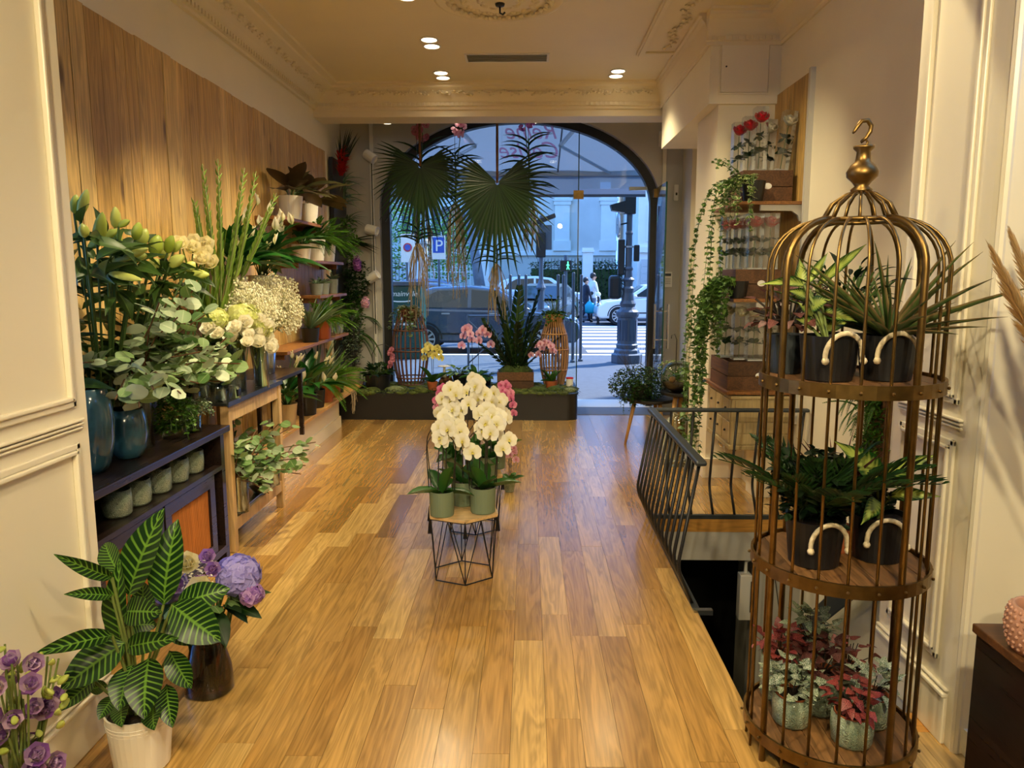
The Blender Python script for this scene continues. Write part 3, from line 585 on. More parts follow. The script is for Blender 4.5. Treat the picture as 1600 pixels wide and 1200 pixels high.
def hydrangea(t,c,r,mat,n=120,sq=(1,1,.85),fs=.035,name='flower_head'):
    m=MB()
    for i in range(n):
        zz=1-2*(i+.5)/n*.85; a=i*2.39996; rr=math.sqrt(max(0,1-zz*zz)); d=Vector((rr*math.cos(a),rr*math.sin(a),zz)); p=Vector(c)+Vector((d.x*r*sq[0],d.y*r*sq[1],d.z*r*sq[2]))*U(.92,1.05)
        m.proto(FP['floret'],aim(p,d+Vector((U(-.3,.3),U(-.3,.3),U(-.3,.3))),fs*1.35*U(.8,1.2),U(0,3)))
    m.ball(c,r*.8,12,sq)
    put(name,m,mat,t,smooth=True,stuff=True)
def cyl_vase(name,label,loc,r,h,mat='vase_glass',cat='vase',group=None,water=None):
    t=thing(name,label,cat,loc,0,group); put('glass',MB().lathe([(0,.0),(r,0),(r,h),(r-.004,h),(r-.004,.012),(0,.012)],24),mat,t,smooth=True); return t
# ================================================================ left side furniture
# black sideboard
t=thing('sideboard','low black sideboard with cane doors and an open niche','sideboard',(0,0,0))
x0,x1,y0,y1=-2.17,-1.69,2.75,4.08
put('top',B((x0,y0-.02,.735),(x1+.02,y1+.05,.77)),'ebony',t,bevel=.004)
for yy in (y0,y1-.045): put('side_panel',B((x0,yy,0),(x1,yy+.045,.735)),'ebony',t)
put('back_panel',B((x0,y0,.08),(x0+.02,y1,.735)),'ebony',t); put('niche_shelf',B((x0,y0+.045,.535),(x1,y1-.045,.56)),'ebony',t); put('base_rail',B((x0,y0+.045,.06),(x1,y1-.045,.1)),'ebony',t)
for k in range(2):
    a=y0+.05+k*.58; b=a+.56
    d=put('door',MB().box((x1-.03,a,.1),(x1-.005,a+.06,.53)).box((x1-.03,b-.06,.1),(x1-.005,b,.53)).box((x1-.03,a+.06,.1),(x1-.005,b-.06,.15)).box((x1-.03,a+.06,.47),(x1-.005,b-.06,.53)),'ebony',t)
    m=MB()
    for j in range(44): m.tube([(x1-.02,a+.062+j*.01,.15),(x1-.02,a+.062+j*.01,.47)],.0042,5,cap=False)
    put('cane_panel',m,'cane',d,stuff=True,label='orange brown ribbed cane panel')
    put('knob',MB().ball((x1+.008,b-.03 if k==0 else a+.03,.32),.012,8),'brass',d)
# steel topped work table
t=thing('work_table','pale wooden work table with a steel top and lower shelf','table',(0,0,0))
x0,x1,y0,y1=-2.15,-1.69,4.16,5.1
put('table_top',B((x0,y0,.868),(x1,y1,.888)),'steel',t,bevel=.004); put('top_edge',B((x1-.002,y0,.862),(x1+.006,y1,.890)),'steel',t)
for xx in (x0+.02,x1-.055):
    for yy in (y0+.02,y1-.055): put('leg',B((xx,yy,0),(xx+.05,yy+.05,.868)),'pale_wood',t,bevel=.003)
put('apron',MB().box((x1-.035,y0+.07,.77),(x1-.012,y1-.055,.868)),'pale_wood',t); put('apron',MB().box((x0+.02,y1-.035,.77),(x1-.055,y1-.012,.868)),'pale_wood',t)
put('lower_shelf',B((x0+.02,y0+.03,.19),(x1-.03,y1-.03,.205)),'steel',t); put('lower_rail',B((x1-.035,y0+.07,.12),(x1-.012,y1-.055,.19)),'pale_wood',t)
# long low shelf on a white plinth
t=thing('low_shelf','long low wooden shelf on a white plinth along the left wall','shelf',(0,0,0))
put('board',B((XL+.02,5.05,.335),(-1.9,8.75,.365)),'low_shelf_wood',t,bevel=.004); put('plinth',B((XL,5.05,0),(-2.0,7.85,.335)),'satin_white',t); put('plinth_moulding',B((-2.0,5.05,.0),(-1.985,7.87,.12)),'satin_white',t)
# wall shelves
def wshelf(lab,y0,y1,z,x1=-1.95,n=2):
    t=thing('wall_shelf',lab,'shelf',(0,0,0)); put('board',B((XL+.02,y0,z-.028),(x1,y1,z)),'shelf_wood',t,bevel=.003)
    for k in range(n):
        yy=y0+.08+(y1-y0-.18)*k/max(1,n-1); put('bracket',B((XL+.02,yy,z-.075),(x1-.05,yy+.03,z-.028)),'shelf_wood',t)
    return t
wshelf('brown wall shelf holding the large-leaved dark plants, highest of all',6.1,7.3,2.07); wshelf('brown wall shelf under the white pots of feathery fern',6.55,8.05,1.735); wshelf('brown wall shelf behind the peace lilies in white pots',4.5,6.05,1.40); wshelf('brown wall shelf with the grey pots, below the feathery fern',7.1,8.15,1.41); wshelf('brown wall shelf carrying the copper pot and little bottles',6.0,8.1,.99,-1.93)
# ---- things on the sideboard
def vase(name,lab,loc,prof,mat,inner=None):
    t=thing(name,lab,'vase',loc); put('body',MB().lathe(prof,32),mat,t,smooth=True)
    if inner: put('inside',MB().lathe(inner,32),'maroon_glaze',t,smooth=True)
    return t
vase('glazed_vase','squat blue glazed vase with a maroon inside, front of the sideboard',(-1.84,3.36,.77),[(0,0),(.05,0),(.062,.006),(.085,.05),(.094,.11),(.09,.17),(.078,.225),(.074,.228)],'blue_glaze',[(.074,.228),(.082,.17),(.07,.05),(0,.03)])
vase('glazed_vase','tall blue glazed vase half hidden by the white jamb',(-1.85,3.09,.77),[(0,0),(.05,0),(.075,.04),(.095,.13),(.1,.22),(.092,.3),(.076,.36),(.072,.362)],'blue_glaze',[(.072,.362),(.085,.28),(.07,.05),(0,.03)])
# mottled pots in the niche
def gpot(lab,loc,r=.058,h=.1,group=None):
    t=thing('mottled_pot',lab,'pot',loc,0,group); m=MB(); prof=[(0,0),(r*.82,0),(r*.95,.012),(r,h*.5),(r*.97,h),(r*.9,h),(r*.88,h*.2),(0,h*.2)]; m.lathe(prof,28)
    rr=random.Random(str(loc)); m.v=[(x*(1+.03*rr.uniform(-1,1)),y*(1+.03*rr.uniform(-1,1)),z) for x,y,z in m.v]; put('body',m,'mottled',t,smooth=True); return t
m_,nt,b=newmat('mottled'); M['mottled']=m_; tc=nd(nt,'TexCoord').outputs['Object']
no=nd(nt,'TexNoise',{'Vector':tc,'Scale':16.,'Detail':4.}).outputs[0]; vv=nd(nt,'TexVoronoi',{'Vector':nd(nt,'VectorMath',{0:tc,1:nd(nt,'TexNoise',{'Vector':tc,'Scale':22.}).outputs[1]},operation='ADD').outputs[0],'Scale':13.},feature='DISTANCE_TO_EDGE').outputs[0]
col=ramp(nt,no,[(.3,C(104,128,108)),(.5,C(150,166,142)),(.7,C(190,196,168))]); cr_=nd(nt,'MapRange',{0:vv,1:.01,2:.05,3:.85,4:0.}).outputs[0]; nt.links.new(mixc(nt,cr_,col,C(52,60,46)),b.inputs['Base Color']); P(b,rough=.3,coat=.3); nt.links.new(nd(nt,'Bump',{'Height':vv,'Strength':.5,'Distance':.02}).outputs[0],b.inputs['Normal'])
for k,yy in enumerate((3.15,3.32,3.52,3.71,3.89)): gpot(['grey-green mottled pot nearest the jamb in the sideboard niche','second mottled pot from the jamb in the sideboard niche','third mottled pot from the jamb in the sideboard niche','fourth mottled pot from the jamb in the sideboard niche','last mottled pot at the far end of the sideboard niche'][k],(-1.79,yy,.56),.062,.118,'mottled pots in the sideboard niche')
# moss fern in a glass pot, little variegated plant, candle boxes
t=potted('potted_moss_fern','bushy moss fern spilling from a glass pot on the sideboard',(-1.82,3.78,.77),.06,.07,.1,'vase_glass')
scatter(t,'foliage','tiny','lf_fern2',blob(900,(0,0,.12),(.115,.125,.10),.5),(.02,.035),(.01,.014)); trail(t,5,(0,0,.1),(-1.8,.6),(.15,.25),'tiny','lf_fern',(.012,.02))
t=potted('potted_creeper','small variegated creeper in a glass pot at the end of the sideboard',(-1.80,3.94,.77),.05,.055,.1,'vase_glass')
scatter(t,'foliage','small','lf_varieg',blob(260,(0,0,.13),(.10,.08,.045),.4),(.018,.028),(.012,.018)); trail(t,5,(0,0,.12),(-1.6,.8),(.1,.2),'tiny','lf_varieg',(.012,.018))
for k,(p,s,lab) in enumerate((((-2.05,3.62,.77),(.07,.07,.13),'dark boxed candle behind the tall glass vase'),((-2.02,3.9,.77),(.08,.06,.16),'tall black gift box behind the moss fern'),((-2.08,3.3,.77),(.09,.07,.2),'cream gift box behind the squat blue vase'))):
    t=thing('gift_box',lab,'box',p); put('carton',B((-s[0]/2,-s[1]/2,0),(s[0]/2,s[1]/2,s[2])),['maroon_glaze','black_plastic','cream'][k],t,bevel=.003); put('lid',B((-s[0]/2-.002,-s[1]/2-.002,s[2]*.8),(s[0]/2+.002,s[1]/2+.002,s[2]+.002)),['black_plastic','rail_grey','pale_wood'][k],t)
# ---- lilies
t=cyl_vase('lily_bouquet','tall glass vase of green lily buds and long dark leaves on the sideboard',(-1.98,3.45,.77),.075,.34,cat='bouquet')
bl=Vector((-1.98,3.45,.77)); bm=MB()
for k in range(6):
    pass
prof=[(0,0),(.16,.03),(.38,.16),(.5,.42),(.42,.7),(.2,.92),(0,1)]; bm=MB()
for i,(r,z) in enumerate(prof):
    for k in range(12): a=2*PI*k/12; q=r*(1+.16*math.cos(3*a)); bm.v.append((q*math.cos(a),z,q*math.sin(a))); bm.u.append((k/12,z))
for i in range(6):
    for k in range(12): bm.f.append((i*12+k,(i+1)*12+k,(i+1)*12+(k+1)%12,i*12+(k+1)%12))
bud=bm.mesh('bud',True); bud.materials.append(M['bud_lily'])
ps=[]
for b_,t_,w_ in LIL:
    b_=Vector(b_)-bl; t_=Vector(t_)-bl; mx=leaf2(b_,t_,(.3,-.5,.8),w_*1.05); mx=mx@S(1,1,w_*1.05/(t_-b_).length); put('bud',bud,None,t,mx); [put('leaf',pm_('lance','lf_lily'),None,t,LM(b_+Vector((U(-.06,.02),U(-.04,.04),U(-.14,-.01))),U(-1.6,1.6),U(-.5,.6),U(.14,.24),U(.045,.07),U(-.8,.8))) for _ in range(3)]; ps.append(((0,U(-.03,.03),.05),b_))
stems(t,ps,.005,'stem_green')
for b_,t_,w_ in LIL_LEAF: put('leaf',pm_('die','lf_lily'),None,t,leaf2(Vector(b_)-bl,Vector(t_)-bl,(.6,-.5,.6),w_*1.1))
for i in range(190):
    p=Vector((U(-.16,.07),U(-.5,.75),U(.35,.86))); p.z-=max(0,p.y)*.25; put('leaf',pm_('lance','lf_lily'),None,t,LM(p,U(-1.5,1.2),U(-.4,.7),U(.15,.26),U(.04,.065),U(-.8,.8)))
# white roses standing behind the lilies
t=cyl_vase('rose_bouquet','cream white roses beside the gladioli, in a slim glass vase',(-1.98,4.2,.888),.05,.3,cat='bouquet'); pts=[Vector(q)-Vector((-1.98,4.2,.888)) for q in ((-1.86,4.22,1.74),(-1.88,4.30,1.78),(-1.85,4.37,1.72),(-1.9,4.15,1.76),(-1.84,4.29,1.68),(-1.87,4.42,1.77),(-1.84,4.40,1.66))]
rosebunch(t,pts,'pt_cream',.085); stems(t,[((0,0,.02),p) for p in pts],.004,'stem_green'); rosette(t,14,'oval','lf_dark',.62,(.08,.12),(.04,.05),(-.2,.6),.06)
# gladioli
t=cyl_vase('gladiolus_bouquet','tall green gladiolus spikes leaning against the plank wall',(-1.95,4.55,.888),.06,.34,cat='bouquet'); bl=Vector((-1.95,4.55,.888))
for b_,t_,_ in GLAD:
    b_=Vector(b_)-bl; t_=Vector(t_)-bl; sk=put('spike',MB().tube([(0,0,.03),b_,(b_+t_)/2+Vector((.01,0,.0)),t_],[.006,.007,.006,.002],6),'stem_pale',t,smooth=True)
    d=t_-b_; 
    for i in range(26):
        k=.18+.8*i/26; p=b_+d*k; s=-1 if i%2 else 1; l=.085*(1.25-k)+.02
        put('bract',pm_('lance','lf_glad'),None,sk,leaf2(p,p+d.normalized()*l+Vector((s*.022,U(-.012,.012),0)),(.3*s,-1,.1),.024*(1.4-k)))
for i in range(22): 
    a=U(-.3,.3); p=Vector((U(-.03,.03),U(-.05,.05),.3)); put('leaf',pm_('blade','lf_glad'),None,t,leaf2(p,p+Vector((U(-.08,.16),U(-.2,.3),U(.4,.75))),(.5,-1,.2),U(.022,.034)))
# eucalyptus
def eucalyptus(lab,vloc,r,h,tips,mat,nl,ls,vmat='vase_glass'):
    t=cyl_vase('eucalyptus_bunch',lab,vloc,r,h,vmat,'bouquet'); pr=[]
    v0=Vector(vloc)
    for tp in tips:
        tp=Vector(tp)-v0; b=Vector((U(-.02,.02),U(-.02,.02),h*.9)); pr.append(((U(-.02,.02),U(-.02,.02),.02),b)); mid=(b+tp)/2+Vector((0,0,.06)); pr.append((b,tp))
        for i in range(nl):
            q=.3+.7*(i+U(0,.5))/nl; p=b*(1-q)**2+mid*2*q*(1-q)+tp*q*q; az=U(0,2*PI)
            l=U(*ls); put('leaf',pm_('round','%s'%random.choice(mat)),None,t,LM(p+Vector((U(-.03,.03),U(-.03,.03),U(-.02,.02))),az,U(-.5,.9),l,l*U(.75,.95),U(-.9,.9)))
    stems(t,pr,.0035,'bark')
tips=[(U(-1.86,-1.42),U(2.98,3.8),U(1.02,1.54)) for _ in range(25)]; 
for i,p in enumerate(tips): tips[i]=(p[0],p[1],p[2] if p[1]>3.1 else min(p[2],1.25))
eucalyptus('silvery eucalyptus branches spreading from a glass cylinder on the sideboard',(-1.88,3.57,.77),.055,.36,tips,['lf_euc','lf_euc','lf_euc2'],12,(.062,.098))
tips=[(U(-1.95,-1.58),U(3.65,4.25),U(.98,1.28)) for _ in range(22)]
eucalyptus('silvery eucalyptus branches leaning in front of the white bouquet',(-1.84,4.05,.77),.045,.26,tips,['lf_euc','lf_euc2'],12,(.05,.085))
tips=[(U(-1.85,-1.38),U(4.1,5.0),U(.34,.74)) for _ in range(24)]
eucalyptus('green eucalyptus bunch hanging out under the work table',(-1.72,4.32,.205),.06,.22,tips,['lf_euc2','lf_euc2','lf_euc'],12,(.045,.075))
# white bouquet with roses, hydrangea
t=cyl_vase('white_bouquet','wide glass vase of cream hydrangea and white roses on the steel table',(-1.84,4.62,.888),.085,.27,cat='bouquet')
for c,r in (((.10,-.05,.46),.09),((.04,.18,.46),.085),((.14,.10,.38),.08),((.02,-.26,.46),.07)): hydrangea(t,c,r,'pt_green',90)
rosebunch(t,[(.16,-.16,.43),(.14,-.26,.40),(.17,.04,.35),(.19,.12,.32),(.18,.2,.38),(.05,-.28,.44),(.13,-.1,.36),(.19,.0,.44),(.16,.24,.31),(.1,-.22,.34),(.12,.3,.36),(.02,-.34,.40),(.2,.08,.40),(.2,-.2,.36),(.22,-.3,.32),(.2,-.06,.30),(.24,.02,.26),(.18,-.36,.42),(.1,-.42,.38),(.22,.16,.25),(.16,.3,.26)],'pt_rose',.075)
rosette(t,22,'oval','lf_dark',.3,(.1,.14),(.05,.065),(-.3,.5),.08); stems(t,[((U(-.06,.06),U(-.06,.06),.02),(U(-.07,.12),U(-.1,.14),.36)) for _ in range(40)],.0035,'stem_pale')
# gypsophila
t=thing('gypsophila_bunch','big cloud of tiny white gypsophila in a steel pail on the wall shelf','bouquet',(-1.93,5.45,.888)); put('pail',MB().lathe(potp(.075,.095,.22),28),'steel',t,smooth=True)
m=MB(); sm=MB()
for p in [q for k in range(16) for q in blob(300,(U(.06,.2),-.78+.08*k,U(.38,.62)),(.1,.15,.13),.3)]: m.ball(p,U(.005,.009),4)
for i in range(60): q=blob(1,(.11,-.15,.48),(.14,.55,.2),.3)[0]; sm.tube([(0,0,.2),(q[0]*.6,q[1]*.6,.36),q],.0015,3,cap=False)
put('blossom',m,'pt_gyp',t,stuff=True); put('stems',sm,'stem_pale',t,stuff=True)
# a stand for the pail
t=thing('pail_stand','dark wooden stand under the pail of gypsophila','stand',(-1.93,5.45,0)); put('stand_top',B((-.2,-.35,.862),(.2,.35,.888)),'ebony',t)
for a in (-.18,.15):
    for b in (-.33,.3): put('leg',B((a,b,.365),(a+.03,b+.03,.862)),'ebony',t)
# candles on the steel table
for k,(x,y) in enumerate(((-1.74,4.2),(-1.70,4.3))):
    t=thing('glass_candle',['pale candle in a glass cup near the table corner','second pale candle, with a black label, on the steel table'][k],'candle',(x,y,.888)); put('cup',MB().lathe([(0,0),(.032,0),(.032,.08),(.029,.08),(.029,.01),(0,.01)],18),'vase_glass',t,smooth=True); put('wax',MB().lathe([(0,.011),(.028,.011),(.028,.065),(0,.064)],18),'cream',t,smooth=True)
    if k: put('tag',B((.02,-.03,.02),(.031,.012,.06)),'black_plastic',t)
for k,(x,y,h) in enumerate(((-1.9,4.32,.25),(-1.7,4.75,.27))):
    t=cyl_vase('glass_cylinder',['narrow glass cylinder of stems standing by the candles','narrow glass cylinder of grassy stems at the far corner of the steel table'][k],(x,y,.888),.045,h); stems(t,[((U(-.03,.03),U(-.03,.03),.02),(U(-.05,.05),U(-.08,.08),h*1.1)) for _ in range(26)],.003,'stem_pale')
# under the table
t=potted('potted_ficus','young leafy plant in a beige pot on the lower shelf of the work table',(-1.95,4.75,.205),.06,.085,.17,'beige_pot'); rosette(t,16,'oval','lf_mid',.2,(.07,.11),(.04,.055),(-.1,1.2),.03,stem=.16)
t=potted('potted_plant','dark pot with a small plant at the back of the lower table shelf',(-2.05,4.45,.205),.06,.08,.16,'black_pot'); rosette(t,14,'oval','lf_dark',.15,(.07,.1),(.03,.045),(.1,1.2),.02,stem=.1)
t=thing('glass_terrarium','round glass terrarium on the lower shelf of the work table','terrarium',(-1.73,4.72,.205)); put('bowl',MB().lathe([(0,0),(.045,0),(.075,.04),(.08,.08),(.065,.125),(.05,.14)],24),'vase_glass',t,smooth=True); put('soil',MB().lathe([(0,.008),(.045,.01),(.07,.045),(0,.055)],18),'bark',t,smooth=True); put('moss',MB().ball((.0,0,.06),.04,10,(1,1,.6)),'moss',t,smooth=True)
t=cyl_vase('glass_cylinder','empty glass cylinder at the front of the lower table shelf',(-1.70,4.9,.205),.035,.13)
# ---- peace lilies in white pots
def peace(lab,loc,pot,nl,L,nsp,sph,spd=(.1,.3),group=None):
    rb,rt,h,pm=pot; t=potted('potted_peace_lily',lab,loc,rb,rt,h,pm,group=group); rosette(t,nl,'lance','lf_peace',h*.95,(L*.6,L),(L*.22,L*.3),(.2,1.3),.025,stem=L*.6)
    for i in range(nsp):
        az=U(-1.6,.6); q=Vector((math.cos(az)*U(*spd),math.sin(az)*U(*spd),h+U(*sph))); put('flower_stalk',MB().tube([(0,0,h),(q.x*.4,q.y*.4,h+(q.z-h)*.6),q],.003,5),'stem_green',t)
        s=put('spathe',pm_('spathe','pt_spathe'),None,t,LM(q-Vector((0,0,.02)),U(-2.4,.8),U(.7,1.3),U(.075,.105),U(.04,.055),U(-.5,.5))); put('spadix',MB().tube([q,q+Vector((.008,-.005,.05))],.006,6),'pt_cream',t)
    return t
peace('peace lily with white spathes in the white pot nearest the gladioli',(-1.98,5.05,1.40),(.085,.105,.19,'white_ceramic'),40,.34,9,(.2,.48)); peace('peace lily with white spathes in the white pot under the dark-leaved plants',(-1.98,5.62,1.40),(.09,.11,.2,'white_ceramic'),42,.36,10,(.12,.46))
# top shelf: dark large-leaved plants
for k,(y,s) in enumerate(((6.6,1.),(7.12,.9))):
    t=potted('potted_dark_plant',['large dark brown-green leaves in the nearer white pot on the highest shelf','long dark leaves drooping from the farther white pot on the highest shelf'][k],(-2.04,y,2.07),.085*s,.105*s,.2*s,'white_ceramic'); rosette(t,15 if k==0 else 11,'oval','lf_brown',.19,(.22,.36),(.13,.2),(-.1,1.1),.03,stem=.12)
# second shelf: ferns in white pots
for k,(y,s) in enumerate(((7.28,1.),(7.72,.9))):
    t=potted('potted_fern',['feathery fern in the nearer large white pot on the wall shelf','feathery fern in the farther white pot on the wall shelf'][k],(-2.05,y,1.735),.095*s,.115*s,.2*s,'white_ceramic'); ferny(t,34,'fern','lf_fern2',.18,(.24,.36),(.1,1.35))
t=potted('potted_peperomia','light green leafy plant drooping over the edge of the shelf near the fern',(-2.05,6.9,1.735),.07,.09,.14,'white_ceramic'); rosette(t,18,'oval','lf_peace',.13,(.12,.2),(.05,.07),(-.1,1.0),.02,stem=.1)
# grey pots
for k,(y,h) in enumerate(((7.3,.11),(7.55,.11),(7.9,.15))):
    t=potted('potted_succulent',['small succulent in the nearest blue-grey pot of the grey-pot shelf','small succulent in the middle grey pot of the grey-pot shelf','cactus-like plant in the larger grey pot at the corner of the grey-pot shelf'][k],(-2.04,y,1.41),.05,.065,h,'grey_pot'); rosette(t,14,'strapstiff','lf_grey',h*.9,(.06,.1),(.015,.022),(.3,1.4),.012)
# copper pot fern, little bottles, aloe
t=potted('potted_fern','bright green fern in a copper coloured pot on the wall shelf',(-2.0,7.28,.99),.085,.1,.19,'copper_pot'); ferny(t,42,'fern','lf_fern',.18,(.22,.34),(.2,1.4))
for k,y in enumerate((7.62,7.82)):
    t=thing('bud_vase',['small clear bottle with dried flowers beside the copper pot','small clear bottle with dried flowers at the shelf end'][k],'vase',(-1.99,y,.99)); put('bottle',MB().lathe([(0,0),(.035,0),(.042,.04),(.03,.1),(.014,.13),(.016,.14)],16),'vase_glass',t,smooth=True); scatter(t,'dried_flowers','small','pt_dry',blob(60,(0,0,.18),(.05,.05,.05),.2),(.02,.03),(.012,.02)); stems(t,[((0,0,.02),(U(-.02,.02),U(-.02,.02),.17)) for _ in range(7)],.0015,'stem_pale')
t=potted('potted_aloe','spiky grey-green aloe in a black pot beside the copper pot',(-2.0,6.9,.99),.07,.085,.13,'black_pot'); rosette(t,26,'blade','lf_sans',.12,(.25,.42),(.02,.03),(.7,1.4),.02)
t=potted('potted_herb','blue-grey pot with white-flecked leaves at the shelf end near the corner',(-2.02,8.0,.99),.05,.06,.11,'grey_pot'); rosette(t,18,'small','lf_varieg',.1,(.05,.08),(.02,.03),(.2,1.3),.015)
# ---- low shelf
peace('peace lily in a beige pot at the near end of the low shelf',(-1.99,6.1,.365),(.065,.09,.19,'beige_pot'),28,.26,6,(.15,.42),(.05,.2))
t=peace('broad-leaved peace lily in the larger black pot on the low shelf',(-1.98,6.62,.365),(.085,.1,.19,'black_pot'),22,.34,6,(.1,.4),(.1,.3))
t=potted('potted_snake_plant','grey-green snake plant in the second black pot on the low shelf',(-2.0,7.0,.365),.075,.09,.17,'black_pot'); rosette(t,24,'blade','lf_sans',.16,(.35,.58),(.03,.045),(1.0,1.5),.03)
for k,(y,s) in enumerate(((7.32,1.),(7.62,.95))):
    t=potted('potted_fern',['bright fern in the nearer terracotta pot on the low shelf','bright fern in the farther terracotta pot on the low shelf'][k],(-2.0,y,.365),.075*s,.095*s,.17*s,'terracotta'); ferny(t,30,'asp' if k else 'fern','lf_fern',.16,(.26,.4),(.0,1.3))
t=potted('potted_plant','little dark pot squeezed behind the terracotta pots on the low shelf',(-2.02,7.92,.365),.055,.065,.12,'black_pot'); rosette(t,20,'small','lf_mid',.11,(.06,.1),(.03,.04),(.0,1.2),.02)
t=potted('potted_shrub','tall grey-leaved shrub in an olive cylinder pot at the end of the low shelf',(-2.0,8.58,.365),.075,.078,.19,'olive_pot'); scatter(t,'foliage','small','lf_grey',blob(500,(-.02,.0,.5),(.13,.13,.34),.2),(.03,.05),(.012,.02)); stems(t,[((U(-.03,.03),U(-.03,.03),.18),(U(-.1,.1),U(-.1,.1),U(.5,.8))) for _ in range(14)],.003,'stem_dark')
t=thing('trailing_moss','pale strands of hanging moss over the end of the low shelf','moss',(-1.9,8.0,.36)); m=MB()
for i in range(26): a=U(-.12,.12); m.tube([(0,a,.0),(.02,a+U(-.01,.01),.012),(.03,a+U(-.02,.02),-.05),(.028+U(-.01,.01),a+U(-.04,.04),-U(.1,.24))],.002,3,cap=False)
put('strands',m,'root',t,stuff=True)
# ---- corner living wall: dark board with bromeliad, ferns, creepers
t=thing('vertical_garden','dark vertical board in the corner covered with mixed climbing plants','plant panel',(-2.08,8.75,0)); put('board',B((-.1,-.28,.55),(-.06,.30,2.88)),'black_plastic',t)
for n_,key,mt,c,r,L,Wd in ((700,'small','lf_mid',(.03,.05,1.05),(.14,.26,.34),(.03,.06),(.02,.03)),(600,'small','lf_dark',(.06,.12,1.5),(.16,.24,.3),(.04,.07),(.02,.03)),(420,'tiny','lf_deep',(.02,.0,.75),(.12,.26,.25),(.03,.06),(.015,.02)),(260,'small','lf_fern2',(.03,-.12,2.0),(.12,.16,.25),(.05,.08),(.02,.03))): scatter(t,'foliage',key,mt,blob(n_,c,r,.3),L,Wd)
me=pm_('bladearch','lf_brom')
for i in range(26): a=U(-1.7,1.2); put('bromeliad_leaf',me,None,t,LM((0,-.05,2.55+U(-.16,.1)),a,U(.1,1.1),U(.18,.3),U(.025,.035)))
for i in range(16): a=U(-1.7,1.); put('air_plant_leaf',pm_('bladearch','lf_varieg'),None,t,LM((.02,.0,2.2),a,U(.1,1.),U(.18,.3),U(.022,.03)))
for i in range(26): put('spike_leaf',pm_('blade','lf_deep'),None,t,LM((-.02,-.05,2.72),U(-1.8,1.2),U(1.15,1.5),U(.35,.55),U(.02,.028)))
for i in range(14): put('spike_leaf',pm_('blade','lf_deep'),None,t,LM((.02,.05,1.98),U(-1.2,1),U(-.3,.4),U(.25,.4),U(.012,.018)))
m=MB()
for i in range(260): z=U(0,.24); a=U(-2,1.4); m.proto(LP['blade'],LM((-.02+U(-.02,.02),-.08,2.70+z),a,U(.2,1.3),U(.08,.13),.026))
put('bromeliad_flower',m,'pt_red',t,smooth=True,stuff=True,label='spiky red bromeliad flower')
hydrangea(t,(.14,-.1,1.72),.04,'pt_purple',40,(1,1,2.4),.03,'purple_flower'); hydrangea(t,(.2,.0,1.28),.045,'pt_palepink',26,(1,1,1.6),.03,'mauve_flower')
for i in range(5):
    p=Vector((.1,U(-.2,.2),U(.9,1.2))); put('frond',frond_mesh('fern','lf_mid'),None,t,LM(p,U(-1,1),U(-.5,.5),.4,.4))
# ================================================================ centre: wire tables with white orchids
def hextable(lab,cx,cy,rot=0):
    t=thing('wire_side_table',lab,'side table',(cx,cy,0),rot,'hexagonal wire tables'); rb,rt,h=.172,.2,.355
    bv=[Vector((rb*math.cos(R(-82+60*k)),rb*math.sin(R(-82+60*k)),.005)) for k in range(6)]; tv=[Vector((rt*math.cos(R(-82+60*k)),rt*math.sin(R(-82+60*k)),h-.012)) for k in range(6)]
    put('base_ring',MB().tube(bv,.0035,6,closed=True),'black_metal',t); put('top_ring',MB().tube(tv,.0035,6,closed=True),'black_metal',t)
    for k in range(6):
        put('wire',MB().tube([tv[k],bv[k]],.003,6),'black_metal',t); mid=(tv[k]+tv[(k+1)%6])/2
        put('wire',MB().tube([mid,bv[k]],.003,6),'black_metal',t); put('wire',MB().tube([mid,bv[(k+1)%6]],.003,6),'black_metal',t)
    poly=[(v.x*1.03,v.y*1.03) for v in tv]; 
    for k in range(6): a,b=poly[k],poly[(k+1)%6]; put('top_wedge',MB().prism([(0,0),(a[0]*.998,a[1]*.998),(b[0]*.998,b[1]*.998)],h-.009,h+.006+.0008*(k%2)),'pale_top',t)
    for k in (0,1,4,5):
        m=MB(); p=tv[k]+(tv[k]*.03)
        for j in range(9): a=j*.7; m.tube([p,p+Vector((.004*math.cos(a),.004*math.sin(a),-.03)),p+Vector((.009*math.cos(a),.009*math.sin(a),-.085))],.0022,4)
        put('tassel',m,'black_metal',t)
wood('pale_top',[C(214,180,128),C(200,164,112),C(222,192,142)],'X',.45,dark=.7)
hextable('hexagonal wire table with a wooden top nearest the camera',-.345,3.9); hextable('hexagonal wire table half hidden behind the front one',-.345,4.67)
ZT=.362
sp=(.062,.066,.13,'sage_pot')
AR=lambda *a:a
orchid('white orchid in the sage pot at the left front of the table',(-.445,3.80,ZT),sp,'pt_white',arcs=((-.02,0,.34,.14,.4),(.02,.02,.38,.10,.9),(.0,.01,.30,.16,-.4)),nf=6,fs=.046)
orchid('white orchid in the sage pot at the right front of the table',(-.235,3.86,ZT),(.066,.07,.135,'sage_pot'),'pt_white',arcs=((.01,0,.36,.12,-.3),(-.02,.02,.38,.10,.2),(.02,.0,.33,.12,-1.0)),nf=6,fs=.048,leaves=6,ll=.22)
orchid('white orchid in the sage pot at the back of the front table',(-.35,3.99,ZT),sp,'pt_white',arcs=((0,0,.46,.1,2.6),(.02,.02,.48,.12,.5)),nf=6,fs=.045,hoop=False)
